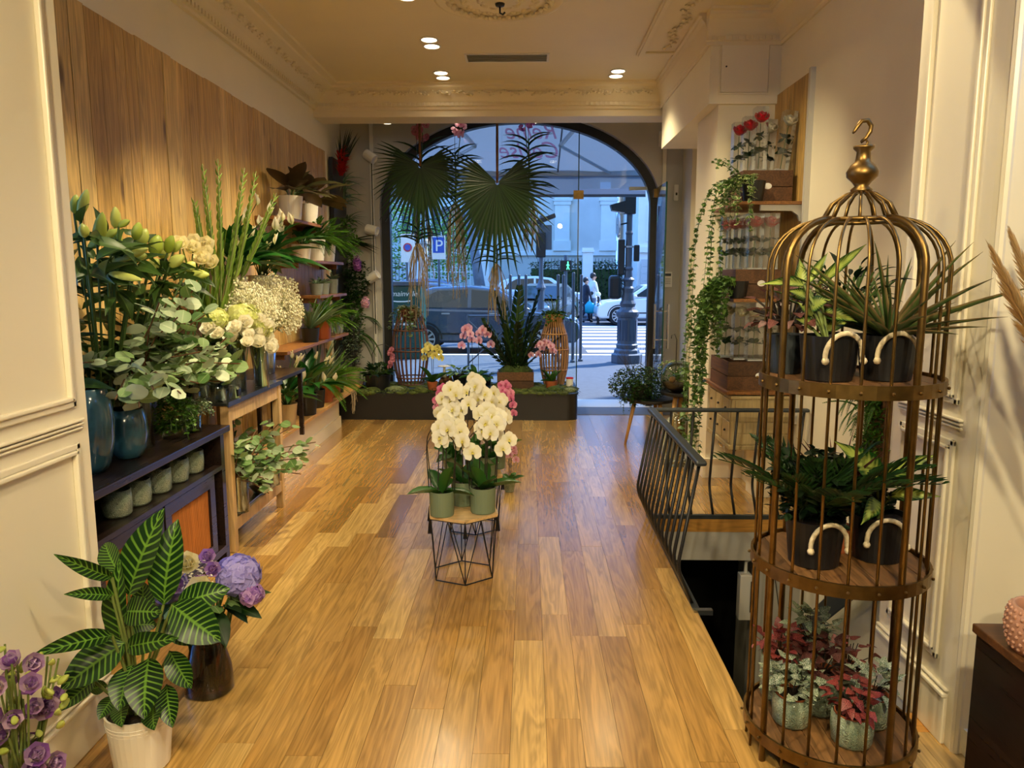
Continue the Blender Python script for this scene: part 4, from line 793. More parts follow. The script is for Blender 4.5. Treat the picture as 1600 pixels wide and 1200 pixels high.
for k,(x,y,c,H) in enumerate(((-.46,4.6,'pt_white',.34),(-.25,4.6,'pt_white',.36),(-.49,4.78,'pt_pink',.36),(-.20,4.78,'pt_pink',.38),(-.34,4.70,'pt_white',.42))):
    orchid(['white orchid at the left of the rear wire table','white orchid at the right of the rear wire table','pink orchid at the far left of the rear wire table','deep pink orchid at the far right of the rear wire table','tallest white orchid in the middle of the rear wire table'][k],(x,y,ZT),(.055,.06,.12,'sage_pot'),c,lip='pt_yellow' if c=='pt_white' else 'pt_vanda',arcs=((0,0,H,.12,[2.4,.5,2.8,.3,1.4][k]),(.02,0,H*.9,.1,[-2.2,-.6,2.2,-.2,-1.2][k])),nf=6 if c=='pt_white' else 9,fs=.044 if c=='pt_white' else .03,hoop=False)
orchid('small pink orchid in a round mottled pot on the wooden floor',(-.135,5.48,0),(.035,.05,.085,'mottled'),'pt_palepink','pt_vanda',arcs=((0,0,.26,.05,2.6),(.01,0,.22,.04,.2)),nf=5,fs=.028,leaves=5,ll=.13,hoop=False)
# ================================================================ window display
t=thing('window_planter','low black planter bench with rounded end below the shop window','planter',(0,0,0))
def rr(x0,x1,y0,y1,r,n=8): return [(x0,y0)]+[(x1-r+r*math.sin(PI/2*k/n),y0+r-r*math.cos(PI/2*k/n)) for k in range(n+1)]+[(x1,y1),(x0,y1)]
put('body',MB().prism(rr(-2.09,.56,8.27,9.19,.12),0,.285),'black_pot',t); put('rim',MB().prism(rr(-2.1,.57,8.26,9.19,.125),.285,.30),'dark_frame',t)
m=MB()
for i in range(240):
    x=U(-2.05,.52); y=U(8.29,9.15); m.ball((x,y,.30),U(.03,.075),7,(1.3,1.1,U(.25,.55)))
put('moss_bed',m,'moss',t,smooth=True,stuff=True)
for (x,y,r,mt) in ((-1.5,8.45,.08,'moss_grey'),(-.9,8.5,.1,'moss_grey'),(-.75,8.42,.07,'moss_dark'),(.32,8.5,.085,'moss_dark'),(.12,8.42,.09,'moss_dark'),(-1.75,8.4,.07,'moss'),(.48,8.45,.06,'moss_grey'),(-1.2,8.36,.075,'moss'),(-.35,8.4,.07,'moss')):
    put('moss_cushion',MB().ball((x,y,.31),r,12,(1.3,1,.6)),mt,t,smooth=True)
m=MB()
for i in range(420):
    x=U(-2.05,.56); y=U(8.25,8.4) if i%3 else U(8.4,9.1); a=U(0,6.28); l=U(.03,.09); p=Vector((x,y,U(.29,.34))); m.tube([p,p+Vector((math.cos(a)*l*.5,math.sin(a)*l*.5,U(0,.02))),p+Vector((math.cos(a)*l,math.sin(a)*l,U(-.03,.0)))],.0025,3,cap=False)
put('moss_strands',m,'moss_dark',t,stuff=True)
# rattan baskets with ivy on top
def basket(lab,loc,prof,mat,wires,bands,plant):
    t=thing('rattan_basket',lab,'basket',loc)
    def rad(z):
        for (r0,z0),(r1,z1) in zip(prof,prof[1:]):
            if z0<=z<=z1: return r0+(r1-r0)*(z-z0)/(z1-z0)
        return prof[-1][0]
    H=prof[-1][1]
    for k in range(wires):
        a=2*PI*k/wires; put('rib',MB().tube([(rad(H*i/10)*math.cos(a),rad(H*i/10)*math.sin(a),H*i/10) for i in range(11)],.0085,5),mat,t)
    for z in bands:
        r=rad(z)+.004; put('band',MB().tube([(r*math.cos(2*PI*i/28),r*math.sin(2*PI*i/28),z) for i in range(28)],.009,6,closed=True),mat,t)
    put('liner',MB().lathe([(rad(H)*.7,H-.14),(rad(H)*.92,H+.01),(rad(H)*.85,H+.01),(rad(H)*.6,H-.1),(0,H-.1)],20),mat,t,smooth=True)
    return t
prof=[(.14,0),(.19,.2),(.215,.42),(.2,.62),(.13,.86),(.12,.9)]
basket('dark rattan basket stand at the left of the window, ivy on top',(-1.39,8.9,.3),prof,'rattan_dark',22,(.02,.1,.42,.66,.88),None); basket('pale rattan basket stand at the right of the window, creeper on top',(.31,8.88,.3),[(.11,0),(.16,.22),(.17,.42),(.155,.58),(.09,.78),(.1,.84)],'rattan',26,(.02,.2,.44,.62,.80),None)
t=potted('potted_ivy','variegated ivy trailing over the top of the dark rattan basket',(-1.39,8.9,1.12),.07,.095,.1,'black_pot'); trail(t,26,(0,0,.08),(0,6.28),(.15,.45),'ivy','lf_ivyv',(.035,.06)); 
t=potted('potted_creeper','green creeper with small round leaves topping the pale rattan basket',(.31,8.88,1.06),.06,.08,.09,'black_pot'); trail(t,22,(0,0,.08),(0,6.28),(.12,.3),'oval','lf_mid',(.03,.045)); rosette(t,12,'oval','lf_mid',.1,(.04,.06),(.03,.04),(.2,1.3),.02,stem=.2)
# crate with the ZZ plant
def crate(name,lab,loc,sx,sy,h,mat='crate',rz=0,slats=2,hole=True):
    t=thing(name,lab,'crate',loc,rz); g=.006; sh=(h-g*(slats-1))/slats
    for k in range(slats):
        z=k*(sh+g)
        put('slat',B((-sx/2,-sy/2,z),(sx/2,-sy/2+.012,z+sh)),mat,t); put('slat',B((-sx/2,sy/2-.012,z),(sx/2,sy/2,z+sh)),mat,t)
        for s in (-1,1): put('end_board',B((s*sx/2-(.012 if s>0 else 0),-sy/2+.012,z),(s*sx/2+(.012 if s<0 else 0),sy/2-.012,z+sh)),mat,t)
    put('base_board',B((-sx/2+.012,-sy/2+.012,0),(sx/2-.012,sy/2-.012,.012)),mat,t)
    if hole: put('hand_hole',MB().lathe([(.028,0),(.028,.002),(0,.002)],16,mat=T((0,-sy/2-.0012,h*.52))@RX(-PI/2)@S(1,.75,1)),'paper_white',t)
    return t
crate('wooden_crate','brown wooden crate of moss in the middle of the window',(-.14,8.72,.3),.42,.3,.2,hole=False)
t=thing('zz_plant','tall dark ZZ plant with thick upright stems in the window crate','plant',(-.14,8.74,.33)); put('moss_mound',MB().ball((0,0,.14),.17,16,(1.2,.85,.7)),'moss_dark',t,smooth=True)
for k,(a,e,l) in enumerate(((1.6,1.5,.95),(.2,1.42,.92),(3.0,1.45,.9),(2.6,1.05,.7),(.4,1.0,.75),(1.2,1.2,.7),(-.6,1.2,.62),(3.6,1.1,.62),(-1.4,1.3,.6),(4.4,1.2,.6),(.0,.8,.6),(3.3,.8,.55),(2.,1.35,.8),(-1.9,1.0,.5),(-.9,.95,.5))): put('frond',frond_mesh('zz','lf_deep' if k%3 else 'lf_dark'),None,t,LM((.05*math.cos(a),.05*math.sin(a),.16),a,e,l,l*.9,U(-.6,.6)))
# window pots
orchid('pink and white orchid with twin arching stems near the crate in the window',(-.60,8.6,.31),(.06,.085,.13,'copper_pot'),'pt_palepink','pt_vanda',arcs=((-.03,0,.50,.13,3.0),(.03,0,.50,.14,.1)),nf=6,fs=.055,leaves=6,ll=.24,hoop=False)
orchid('yellow-green orchid in a small terracotta pot on the moss',(-1.08,8.45,.31),(.045,.062,.1,'terracotta'),'pt_yellow','pt_yellow',arcs=((0,0,.36,.1,2.9),(.01,0,.34,.1,.4)),nf=5,fs=.045,leaves=5,ll=.24,hoop=False)
orchid('pink orchid arched on hoops in front of the pale rattan basket',(.27,8.55,.31),(.055,.075,.1,'terracotta'),'pt_palepink','pt_vanda',arcs=((.03,0,.4,.26,3.0),(.04,.02,.38,.2,2.8)),nf=6,fs=.042,leaves=6,ll=.2)
t=potted('potted_cyclamen','dark leafy plant with a drooping pink orchid spray at the left window corner',(-1.73,8.6,.3),.13,.15,.17,'black_pot'); rosette(t,70,'small','lf_dark',.17,(.06,.1),(.04,.06),(-.2,1.2),.07,stem=.09)
put('flower_stem',MB().tube([(-.05,0,.16),(-.06,0,.4),(.0,0,.5),(.09,0,.52),(.16,0,.48)],.004,5),'stem_dark',t,smooth=True)
for k in range(9): put('flower',fmesh('orchid','pt_vanda'),None,t,aim((.16+U(-.02,.02),U(-.02,.02),.46-.025*k),(U(-.4,.4),-1,.1),.06))
put('handle',MB().tube([(-.16,-.02,.0),(-.16,-.02,.2)],.004,5),'black_metal',t)
t=potted('potted_pothos','light green pothos in a black pot behind the pink orchid',(-.80,8.82,.31),.07,.09,.13,'black_pot'); rosette(t,30,'heart','lf_lime',.14,(.07,.11),(.05,.07),(-.4,1.0),.04,stem=.1)
t=potted('potted_pothos','green heart-leaved plant low beside the wooden crate',(-.50,8.88,.31),.06,.07,.1,'black_pot'); rosette(t,22,'heart','lf_mid',.1,(.06,.1),(.05,.06),(-.5,.6),.04,stem=.08)
t=thing('mushroom_ornament','white toadstool ornament on a gnarled wooden foot','ornament',(-.98,8.8,.31)); put('cap',MB().lathe([(0,.24),(.03,.243),(.075,.236),(.078,.23),(.02,.222),(0,.222)],20),'paper_white',t,smooth=True); put('stalk',MB().lathe([(.03,.1),(.018,.16),(.014,.225)],12),'paper_white',t,smooth=True)
m=MB()
for k in range(14): m.ball((U(-.07,.1),U(-.04,.04),U(.02,.12)),U(.022,.04),8,(1,1,U(.7,1.2)))
put('gnarled_foot',m,'bark',t,smooth=True)
t=thing('candle_jar','small white jar with a red rim at the end of the planter','candle',(.49,8.75,.3)); put('jar',MB().lathe([(0,0),(.042,0),(.042,.105),(0,.105)],18),'paper_white',t); put('lid',MB().lathe([(.043,.105),(.043,.12),(0,.12)],18),'pt_rosered',t)
# ================================================================ hanging things in the window
def fan(lab,hub,Rr,Rs,n,a0,a1,rot,pet):
    t=thing('fan_palm_leaf',lab,'palm leaf',hub,rot); mx=0
    for k in range(n):
        a=R(a0+(a1-a0)*k/(n-1)); l=(Rs+(Rr-Rs)*max(0,-math.sin(a))**2.)*U(.9,1.06); d=Vector((math.cos(a),.0,math.sin(a)))
        m=MB(); w=l*.56*R((a1-a0)/n)*1.05; sd=Vector((-math.sin(a),0,math.cos(a))); bend=-.12
        pts=[(0.02,.003),(.56*l,w*.5),(.78*l,w*.26),(l,.002)]; v=[]
        for (rr_,ww) in pts:
            c=d*rr_+Vector((0,.06*math.sin(a*2)*0+.05*(rr_/Rr)**2*(-1 if k%2 else 1)*.3,-.10*Rr*max(0,rr_/l-.55)**1.5*1.6))
            v+=[c-sd*ww,c+Vector((0,-.012 if k%2 else -.008,0))*(rr_/Rr),c+sd*ww]
        f=[(i*3+j,i*3+j+1,i*3+j+4,i*3+j+3) for i in range(3) for j in range(2)]
        m.add(v,f,[(j/2,i/3) for i in range(4) for j in range(3)]); put('leaf_segment',m,'lf_palm',t,smooth=False)
    put('petiole',MB().tube([(0,0,0),(0.0,0,.35),(0,.01,pet)],[.014,.016,.012],6),'bark',t,smooth=True,label='brown toothed stalk')
    return t
fan('dark green fan palm leaf hanging at the left of the window',(-1.2,8.62,2.80),.80,.52,48,-215,35,.15,.82); fan('larger dark fan palm leaf hanging in the middle of the window',(-.34,8.5,2.60),.98,.60,50,-222,42,-.1,1.02)
def vanda(lab,loc,top,n,L,mat,fpos,nf,rootl,cordz,fs=.07):
    t=thing('vanda_orchid',lab,'orchid',loc); put('stem',MB().tube([(0,0,0),(.01,0,top*.5),(0,0,top)],[.014,.012,.008],6),'stem_green',t,smooth=True)
    for k in range(n):
        z=top*(.05+.95*k/n); s=1 if k%2 else -1; l=L*(1-.45*max(0,k/n-.6)); put('leaf',pm_('strap','lf_dark'),None,t,LM((0,0,z),(0 if s>0 else PI)+U(-.35,.35),U(.35,.7)+.5*(k/n)**3,l,.045,0))
    m=MB()
    for k in range(34): a=U(0,6.28); l=U(.4,1)*rootl; m.tube([(0,0,.02),(.05*math.cos(a),.05*math.sin(a),-.1*l),(.09*math.cos(a)+U(-.03,.03),.09*math.sin(a),-.5*l),(.08*math.cos(a)+U(-.06,.06),.08*math.sin(a),-l)],.004,4,cap=False)
    put('roots',m,'root',t,stuff=True,smooth=True)
    put('spray_stem',MB().tube([(0,0,top*.6),(fpos[0]*.6,-.03,(top*.6+fpos[2])/2),fpos],.005,5),'stem_green',t)
    for k in range(nf): p=(fpos[0]+U(-.09,.09),fpos[1]+U(-.06,.03),fpos[2]+U(-.1,.09)); put('flower',fmesh('orchid',mat),None,t,aim(p,(U(-.7,.7),-1,U(-.3,.4)),fs*U(.85,1.1),U(0,6)))
    put('cord',MB().tube([(0,.01,top*.3),(0,.01,cordz)],.003,5),'dark_frame',t); return t
vanda('vanda orchid with speckled crimson flowers above the left palm leaf',(-1.22,8.85,2.45),.55,16,.42,'pt_vanda',(.03,-.1,.74),14,.9,1.15,.085)
vanda('vanda orchid with pink flowers hanging between the two palm leaves',(-.83,8.8,2.42),.55,16,.36,'pt_palepink',(.08,-.05,.84),9,1.1,1.18,.085)
vanda('vanda orchid with violet and white flowers at the right of the palms',(.0,8.8,2.5),.62,20,.36,'pt_purple',(-.04,-.05,.80),9,.7,1.1,.085)
vanda('rootstock of a vanda with dangling grey roots below the left palm',(-1.25,8.7,1.95),.2,8,.3,'pt_vanda',(.0,.0,.1),0,1.0,1.6)
vanda('rootstock of a vanda with long grey roots below the middle palm',(-.36,8.72,1.72),.22,8,.3,'pt_vanda',(.0,.0,.1),0,.75,1.8)
# track spotlights on the facade wall, left of the arch
t=thing('spot_track','white vertical light track with three cylinder spotlights left of the arch','track light',(-1.83,9.05,0)); put('rail',B((-.018,.0,.5),(.018,.045,3.6)),'white_plastic',t); put('slot',B((-.006,-.002,.9),(.006,.0,3.0)),'dark_frame',t)
for z,a in ((2.95,.6),(2.12,.25),(1.58,-.5)):
    h=put('spotlight',MB().lathe([(0,-.07),(.052,-.07),(.056,-.06),(.056,.07),(.048,.07),(.045,.05),(0,.05)],20,mat=T((.01,-.12,z))@RY(PI*.5+a)@RX(.25)),'white_plastic',t); put('spot_arm',B((-.012,-.1,z-.015),(.012,.0,z+.06)),'white_plastic',h)
for k,(x,z) in enumerate(((-1.58,3.585),(-.78,3.585),(.05,3.585))):
    t=thing('surface_spot',['white surface spot on the bay ceiling above the left of the arch','white surface spot on the bay ceiling above the palm leaves','white surface spot on the bay ceiling near the violet orchid'][k],'ceiling light',(x,8.75,3.62)); put('housing',MB().lathe([(0,-.0),(.05,0),(.05,-.34),(.042,-.34),(.04,-.32),(0,-.32)],20),'white_plastic',t); put('lens',MB().lathe([(0,-.325),(.038,-.325),(0,-.326)],18),'lamp_lens',t)
# ceiling fittings
def downlight(lab,x,y):
    t=thing('downlight',lab,'ceiling light',(x,y,3.5),0,'recessed double ceiling lights')
    for s in (-1,1):
        h=put('ring',MB().lathe([(.075,.002),(.079,-.006),(.063,-.010),(.06,.0)],22,cy=s*.09),'white_plastic',t); put('lens',MB().lathe([(0,-.003),(.06,-.003),(0,-.0035)],20,cy=s*.09),'lamp_lens',h)
for k,(x,y) in enumerate(((-.83,7.57),(.84,7.54),(-.81,6.55),(-.84,5.42),(.42,5.36))): downlight(['double ceiling light left of the vent, nearest the window','double ceiling light right of the vent, nearest the window','double ceiling light between the rosette and the window','double ceiling light left of the rosette at the picture edge','double ceiling light right of the rosette at the picture edge'][k],x,y)
t=thing('air_vent','slatted white air vent in the ceiling','air vent',(-.19,7.0,3.5)); put('frame',MB().box((-.37,-.13,-.008),(.37,-.11,0)).box((-.37,.11,-.008),(.37,.13,0)).box((-.37,-.11,-.008),(-.35,.11,0)).box((.35,-.11,-.008),(.37,.11,0)),'white_plastic',t)
for k in range(7): put('slat',MB().hexa([(-.35,-.1+k*.031,-.010),(.35,-.1+k*.031,-.010),(.35,-.098+k*.031,-.010),(-.35,-.098+k*.031,-.010),(-.35,-.085+k*.031,-.001),(.35,-.085+k*.031,-.001),(.35,-.083+k*.031,-.001),(-.35,-.083+k*.031,-.001)]),'white_plastic',t)
put('backing',B((-.35,-.11,-.0008),(.35,.11,-.0002)),'wall_grey',t)
t=thing('wall_alarm','white square alarm sounder right of the arch','alarm',(1.62,9.1,3.16)); put('case',B((-.11,-.03,-.09),(.10,0,.09)),'white_plastic',t,bevel=.01); put('grille',MB().tube([(-.03+.04*math.cos(2*PI*i/20),-.033,.04*math.sin(2*PI*i/20)) for i in range(20)],.004,5,closed=True),'wall_grey',t)
t=thing('door_contact','white door closer box on the frame right of the arch','door closer',(1.72,9.08,2.55)); put('case',B((-.025,-.04,-.09),(.025,0,.09)),'white_plastic',t,bevel=.006); put('button',B((-.008,-.043,-.03),(.012,-.04,.0)),'black_plastic',t)
t=thing('alarm_keypad','small white keypad on the wall beside the glass door','keypad',(1.66,9.1,1.55)); put('case',B((-.05,-.02,-.09),(.05,0,.09)),'white_plastic',t,bevel=.004); put('screen',B((-.035,-.0215,.04),(.035,-.02,.07)),'rail_grey',t)
for i in range(3):
    for j in range(3): put('key',B((-.03+j*.022,-.0225,-.055+i*.026),(-.014+j*.022,-.02,-.038+i*.026)),'wall_grey',t)
# ================================================================ right side: stools, pier shelves, railing, cage
def stool(lab,loc,r,h,nl=3,rz=0):
    t=thing('round_stool',lab,'stool',loc,rz); put('seat',MB().lathe([(0,h-.03),(r-.01,h-.03),(r,h-.02),(r,h-.003),(r-.004,h),(0,h)],36),'black_metal',t)
    for k in range(nl):
        a=2*PI*k/nl+.5; put('leg',MB().tube([(r*.62*math.cos(a),r*.62*math.sin(a),h-.03),(r*.98*math.cos(a),r*.98*math.sin(a),0)],[.021,.012],10),'pale_wood_leg',t,smooth=True)
wood('pale_wood_leg',[C(206,160,96),C(196,150,88)],'Z',.45,dark=.7)
stool('lower round black stool with pale wooden legs, bushy creeper on top',(1.16,7.1,0),.23,.45,3,.55); stool('higher round black stool with pale wooden legs carrying the terrariums',(1.46,6.88,0),.24,.55,3,1.2)
t=potted('potted_creeper','round bushy wire-vine creeper spilling over the lower stool',(1.07,7.08,.45),.09,.11,.12,'black_pot'); scatter(t,'foliage','tiny','lf_dark',blob(3200,(-.02,0,.12),(.29,.25,.19),.4),(.02,.034),(.014,.022)); trail(t,26,(0,0,.12),(1.8,4.8),(.2,.45),'tiny','lf_mid',(.014,.022),step=.025)
m=MB()
for i in range(40): a=U(0,6.28); l=U(.12,.3); m.tube([(.1*math.cos(a),.1*math.sin(a),.2),(.16*math.cos(a),.16*math.sin(a),.24+l*.4),(.2*math.cos(a)+U(-.05,.05),.2*math.sin(a),.22+l)],.0012,3,cap=False)
put('twigs',m,'stem_dark',t,stuff=True)
t=thing('globe_terrarium','round glass globe terrarium with moss and plants on the higher stool','terrarium',(1.36,6.82,.55)); put('globe',MB().lathe([(.06,.0),(.12,.04),(.155,.11),(.15,.18),(.11,.24),(.07,.265)],28),'vase_glass',t,smooth=True); put('soil',MB().lathe([(0,.012),(.07,.015),(.13,.06),(.14,.085),(0,.10)],24),'soil',t,smooth=True); scatter(t,'plants','small','lf_mid',blob(120,(.02,0,.15),(.09,.08,.06),.1),(.03,.05),(.015,.025)); put('stone',MB().ball((-.06,-.06,.12),.03,8),'bark',t,smooth=True)
t=potted('wide_vase','tall grey-beige cylinder planter beside the globe terrarium',(1.56,6.72,.55),.115,.118,.31,'beige_pot','vase'); put('label_band',MB().lathe([(.1185,.14),(.119,.15),(.1185,.16)],28),'grey_pot',t)
t=thing('bell_jar','tall glass bell jar garden standing on the grey-beige cylinder','terrarium',(1.56,6.72,.86)); put('jar',MB().lathe([(.09,0),(.1,.02),(.1,.34),(.08,.42),(.03,.47),(0,.475)],26),'vase_glass',t,smooth=True); put('soil',MB().lathe([(0,.004),(.088,.004),(.09,.1),(0,.12)],22),'soil',t,smooth=True); scatter(t,'plants','small','lf_mid',blob(160,(0,0,.25),(.075,.075,.14),.1),(.03,.05),(.015,.025))
t=potted('potted_ivy','pale small-leaved ivy behind the globe terrarium',(1.40,7.12,.55),.06,.07,.1,'grey_pot'); trail(t,14,(0,0,.2),(0,6.28),(.2,.4),'ivy','lf_ivyv',(.025,.04)); put('hook',MB().tube([(0,0,.1),(0,0,.45),(-.02,0,.5),(-.05,0,.49),(-.05,0,.46)],.004,5),'stem_dark',t,smooth=True)
t=thing('glass_demijohn','large clear glass jar standing on the floor under the stools','jar',(1.30,6.35,0)); put('glass',MB().lathe([(0,.005),(.13,.0),(.15,.02),(.155,.3),(.14,.36),(.08,.41),(.065,.43),(.065,.47),(.07,.475)],32),'vase_glass',t,smooth=True); put('collar',MB().tube([(.068*math.cos(2*PI*i/24),.068*math.sin(2*PI*i/24),.472) for i in range(24)],.006,6,closed=True),'vase_glass',t)
t=thing('slatted_crate','stack of brown wooden boards behind the stool against the pier','crate',(1.66,6.9,0)); 
for k in range(5): put('board',B((-.22+k*.085,.28,0),(-.14+k*.085,.30,.48)),'crate',t)
# shelves on the right plank panel
def rshelf(lab,z,x0=1.40,y0=5.2,y1=5.9,br=True):
    t=thing('wall_shelf',lab,'shelf',(0,0,0)); put('board',B((x0,y0,z-.022),(XR-.02,y1,z)),'shelf_wood',t,bevel=.003); br and put('bracket',MB().prism([(XR-.02,z-.022),(XR-.3,z-.022),(XR-.3,z-.06),(XR-.09,z-.062),(XR-.05,z-.09),(XR-.035,z-.13),(XR-.02,z-.13)],y0+.02,y0+.045,'y'),'wall_grey',t); return t
rshelf('upper shelf of the right-hand plank panel, below the red rose boxes',2.09); rshelf('middle shelf of the right-hand plank panel',1.44); rshelf('lower shelf of the right-hand plank panel above the drawer cabinet',.80,1.38,br=False)
crate('wooden_crate','brown crate behind the ivy on the upper right shelf',(1.64,5.55,2.09),.34,.4,.22); crate('wooden_crate','brown crate under the rose boxes on the middle right shelf',(1.62,5.55,1.44),.36,.45,.2); crate('wooden_crate','large brown crate on the lower right shelf above the drawers',(1.62,5.52,.80),.44,.5,.2)
def rosebox(lab,loc,mat,h=.36,w=.095,tilt=0.):
    t=thing('boxed_rose',lab,'boxed flower',loc,0,'roses in clear boxes'); t.rotation_euler=(0,tilt,0)
    put('clear_box',B((-w/2,-w/2,0),(w/2,w/2,h)),'clear_film',t); put('box_base',B((-w/2,-w/2,-.001),(w/2,w/2,.008)),'paper_white',t); put('stem',MB().tube([(0,0,.01),(.004,0,h*.75)],.003,5),'stem_green',t); put('rose',fmesh('rose',mat),None,t,aim((.004,-.005,h*.8),(0,-.6,1),.095)); rosette(t,10,'oval','lf_dark',h*.3,(.05,.06),(.04,.055),(-.3,1.2),.008); rosette(t,8,'oval','lf_dark',h*.55,(.045,.055),(.035,.05),(-.5,1.0),.006)
for k,(x,y,mt,tl) in enumerate(((1.50,5.62,'pt_rosered',0),(1.545,5.52,'pt_rosered',0),(1.585,5.40,'pt_rosered',0),(1.74,5.42,'pt_rose',.13),(1.70,5.62,'pt_rose',.05))): rosebox(['red rose in a clear box at the far left on the upper shelf','red rose in a clear box, second from the left on the upper shelf','tall red rose in a clear box at the front of the upper shelf','white rose in a tilted clear box beside the red one, upper shelf','white rose in a clear box at the back of the upper shelf'][k],(x,y,2.112+.2*0+.2),mt,[.36,.38,.42,.40,.38][k],.085,tl)
for k in range(6): rosebox(['pink rose in a clear box','pink rose in the next clear box','pink rose in the third clear box','pink rose in the fourth clear box','pink rose in the front clear box','pink rose in the front right clear box'][k]+[' at the far left of the middle shelf',' on the left of the middle shelf',' on the left of the middle shelf row',' of the middle shelf row',' of the middle shelf',' of the middle shelf, beside the planks'][k],((1.47,1.50,1.53,1.56,1.57,1.675)[k],(5.72,5.64,5.56,5.48,5.37,5.37)[k],1.642),'pt_rosepink',.38,.085 if k<4 else .1)
for k in range(4): rosebox(['white flower in a clear wrap at the left of the large lower crate','white flower in a clear wrap, second in the large lower crate','white flower in a clear wrap, third in the large lower crate','white flower in a clear wrap nearest the cage, large lower crate'][k],((1.46,1.52,1.6,1.7)[k],(5.6,5.45,5.38,5.38)[k],1.002),'pt_cream',.40,.1)
t=thing('drawer_cabinet','small cream apothecary cabinet with rows of drawers below the shelves','cabinet',(0,0,0)); x0,x1,y0,y1=1.42,1.83,5.2,5.85; put('body',B((x0,y0,.42),(x1,y1,.75)),'cabinet_beige',t); put('cabinet_top',B((x0-.012,y0-.012,.75),(x1,y1,.77)),'cabinet_beige',t,bevel=.004); put('cabinet_base',B((x0-.012,y0-.012,.39),(x1,y1,.42)),'cabinet_beige',t,bevel=.004)
for i in range(3):
    for j in range(2):
        d=put('drawer',B((x0-.008,y0+.03+i*.205,.435+j*.16),(x0+.0,y0+.215+i*.205,.58+j*.16)),'cabinet_beige',t,bevel=.003); put('knob',MB().ball((x0-.016,y0+.12+i*.205,.51+j*.16),.009,8),'stem_dark',d)
for k in range(4): put('front_board',B((x0+.02,y0-.006,.43+k*.08),(x1-.01,y0,.502+k*.08)),'cabinet_beige',t)
for yy in (y0+.05,y1-.08):
    put('foot',MB().ball((x0+.04,yy,.385),.02,8),'shelf_wood',t)
t=thing('floor_box','white electrical box under the drawer cabinet','box',(1.74,5.45,0)); put('case',B((-.1,-.1,.0),(.1,.1,.36)),'satin_white',t,bevel=.004); put('vent_slot',B((-.08,-.102,.30),(.0,-.1,.33)),'dark_frame',t)
t=thing('wall_socket','round chrome wall outlet on the pier with its cable','socket',(1.555,5.92,.28)); put('plate',MB().lathe([(.04,0),(.038,.012),(.02,.016),(0,.016)],22,mat=RX(PI/2)),'chrome',t,smooth=True); put('cable',MB().tube([(0,-.02,0),(.005,-.05,-.05),(.04,-.02,-.16),(.07,-.018,-.27)],.005,6),'white_plastic',t,smooth=True)
# ivy on the right shelves
t=potted('potted_ivy','ivy in a black pot on the upper right shelf, long vines hanging down the pier',(1.53,5.30,2.09),.062,.08,.14,'black_pot'); trail(t,16,(-.02,-.02,.13),(2.0,4.6),(.25,.5),'ivy','lf_ivyv',(.03,.045)); trail(t,7,(-.11,.02,.10),(2.9,3.6),(.9,1.5),'ivy','lf_ivy',(.03,.045),name='long_vines'); trail(t,4,(-.05,.0,.12),(3.0,3.3),(.2,.35),'tiny','lf_ivy',(.02,.03),name='side_vines',drop=.8)
t=potted('potted_ivy','dense dark ivy on the middle right shelf, vines hanging to the railing',(1.46,5.32,1.44),.055,.07,.12,'black_pot'); trail(t,26,(-.05,.0,.1),(1.8,4.4),(.3,.62),'ivy','lf_ivy',(.035,.055)); trail(t,12,(-.09,-.02,.06),(2.6,3.6),(.8,1.35),'ivy','lf_ivy',(.035,.055),name='long_vines')
# ================================================================ stair railing
def baluster(lst): return MB().tube(lst,.009,8)
t=thing('stair_railing','dark metal railing with bowed bars around the stair opening','railing',(0,0,0))
def flat(p0,p1,w,h): 
    p0=Vector(p0);p1=Vector(p1); d=(p1-p0).normalized(); s=Vector((-d.y,d.x,0))*w/2; u_=Vector((0,0,h/2)); return MB().hexa([p0-s-u_,p0+s-u_,p1+s-u_,p1-s-u_,p0-s+u_,p0+s+u_,p1+s+u_,p1-s+u_])
put('handrail',flat((.82,3.48,.72),(.82,4.95,.72),.055,.026),'rail_grey',t,bevel=.011); put('handrail',flat((.80,4.93,.72),(1.85,4.93,.72),.05,.024),'rail_grey',t,bevel=.010)
def bez(p): 
    out=[p[0]]
    for a,b,c in zip(p,p[1:],p[2:]):
        a,b,c=map(Vector,(a,b,c)); q0=b+(a-b).normalized()*.05; q1=b+(c-b).normalized()*.05
        out+=[tuple(q0*(1-k)**2+b*2*k*(1-k)+q1*k*k) for k in (0,.25,.5,.75,1)]
    return out+[p[-1]]
for k in range(13):
    y=3.53+k*.114; put('baluster',baluster(bez([(.82,y,.71),(.725,y-.03,.20),(.826,y+.02,-.03)])),'black_metal',t,smooth=True)
for k in range(7):
    x=.95+k*.145; put('baluster',baluster(bez([(x,4.93,.71),(x-.0,5.03,.18),(x+.01,4.935,.0)])),'black_metal',t,smooth=True)
put('foot_plate',B((.80,3.46,-.1),(.835,4.95,.006)),'rail_grey',t); put('foot_plate',B((.83,4.915,-.02),(1.85,4.945,.006)),'rail_grey',t); put('end_plate',B((.80,3.44,-.012),(.89,3.47,.012)),'steel',t)
t=thing('stair_handrail','flat grey handrail descending along the stairwell wall','handrail',(0,0,0)); put('bar',MB().hexa([(1.76,2.9,.72),(1.80,2.9,.82),(1.80,5.0,-1.06),(1.76,5.0,-1.06),(1.76,2.9,.95),(1.80,2.9,.95),(1.80,5.0,-.93),(1.76,5.0,-.93)]),'rail_grey',t,bevel=.006)
for y in (3.3,4.3): z=.76-(y-2.9)*.857; put('bracket',MB().tube([(XR,y,z-.12),(1.80,y,z-.12),(1.78,y,z-.04)],.007,6),'black_metal',t)
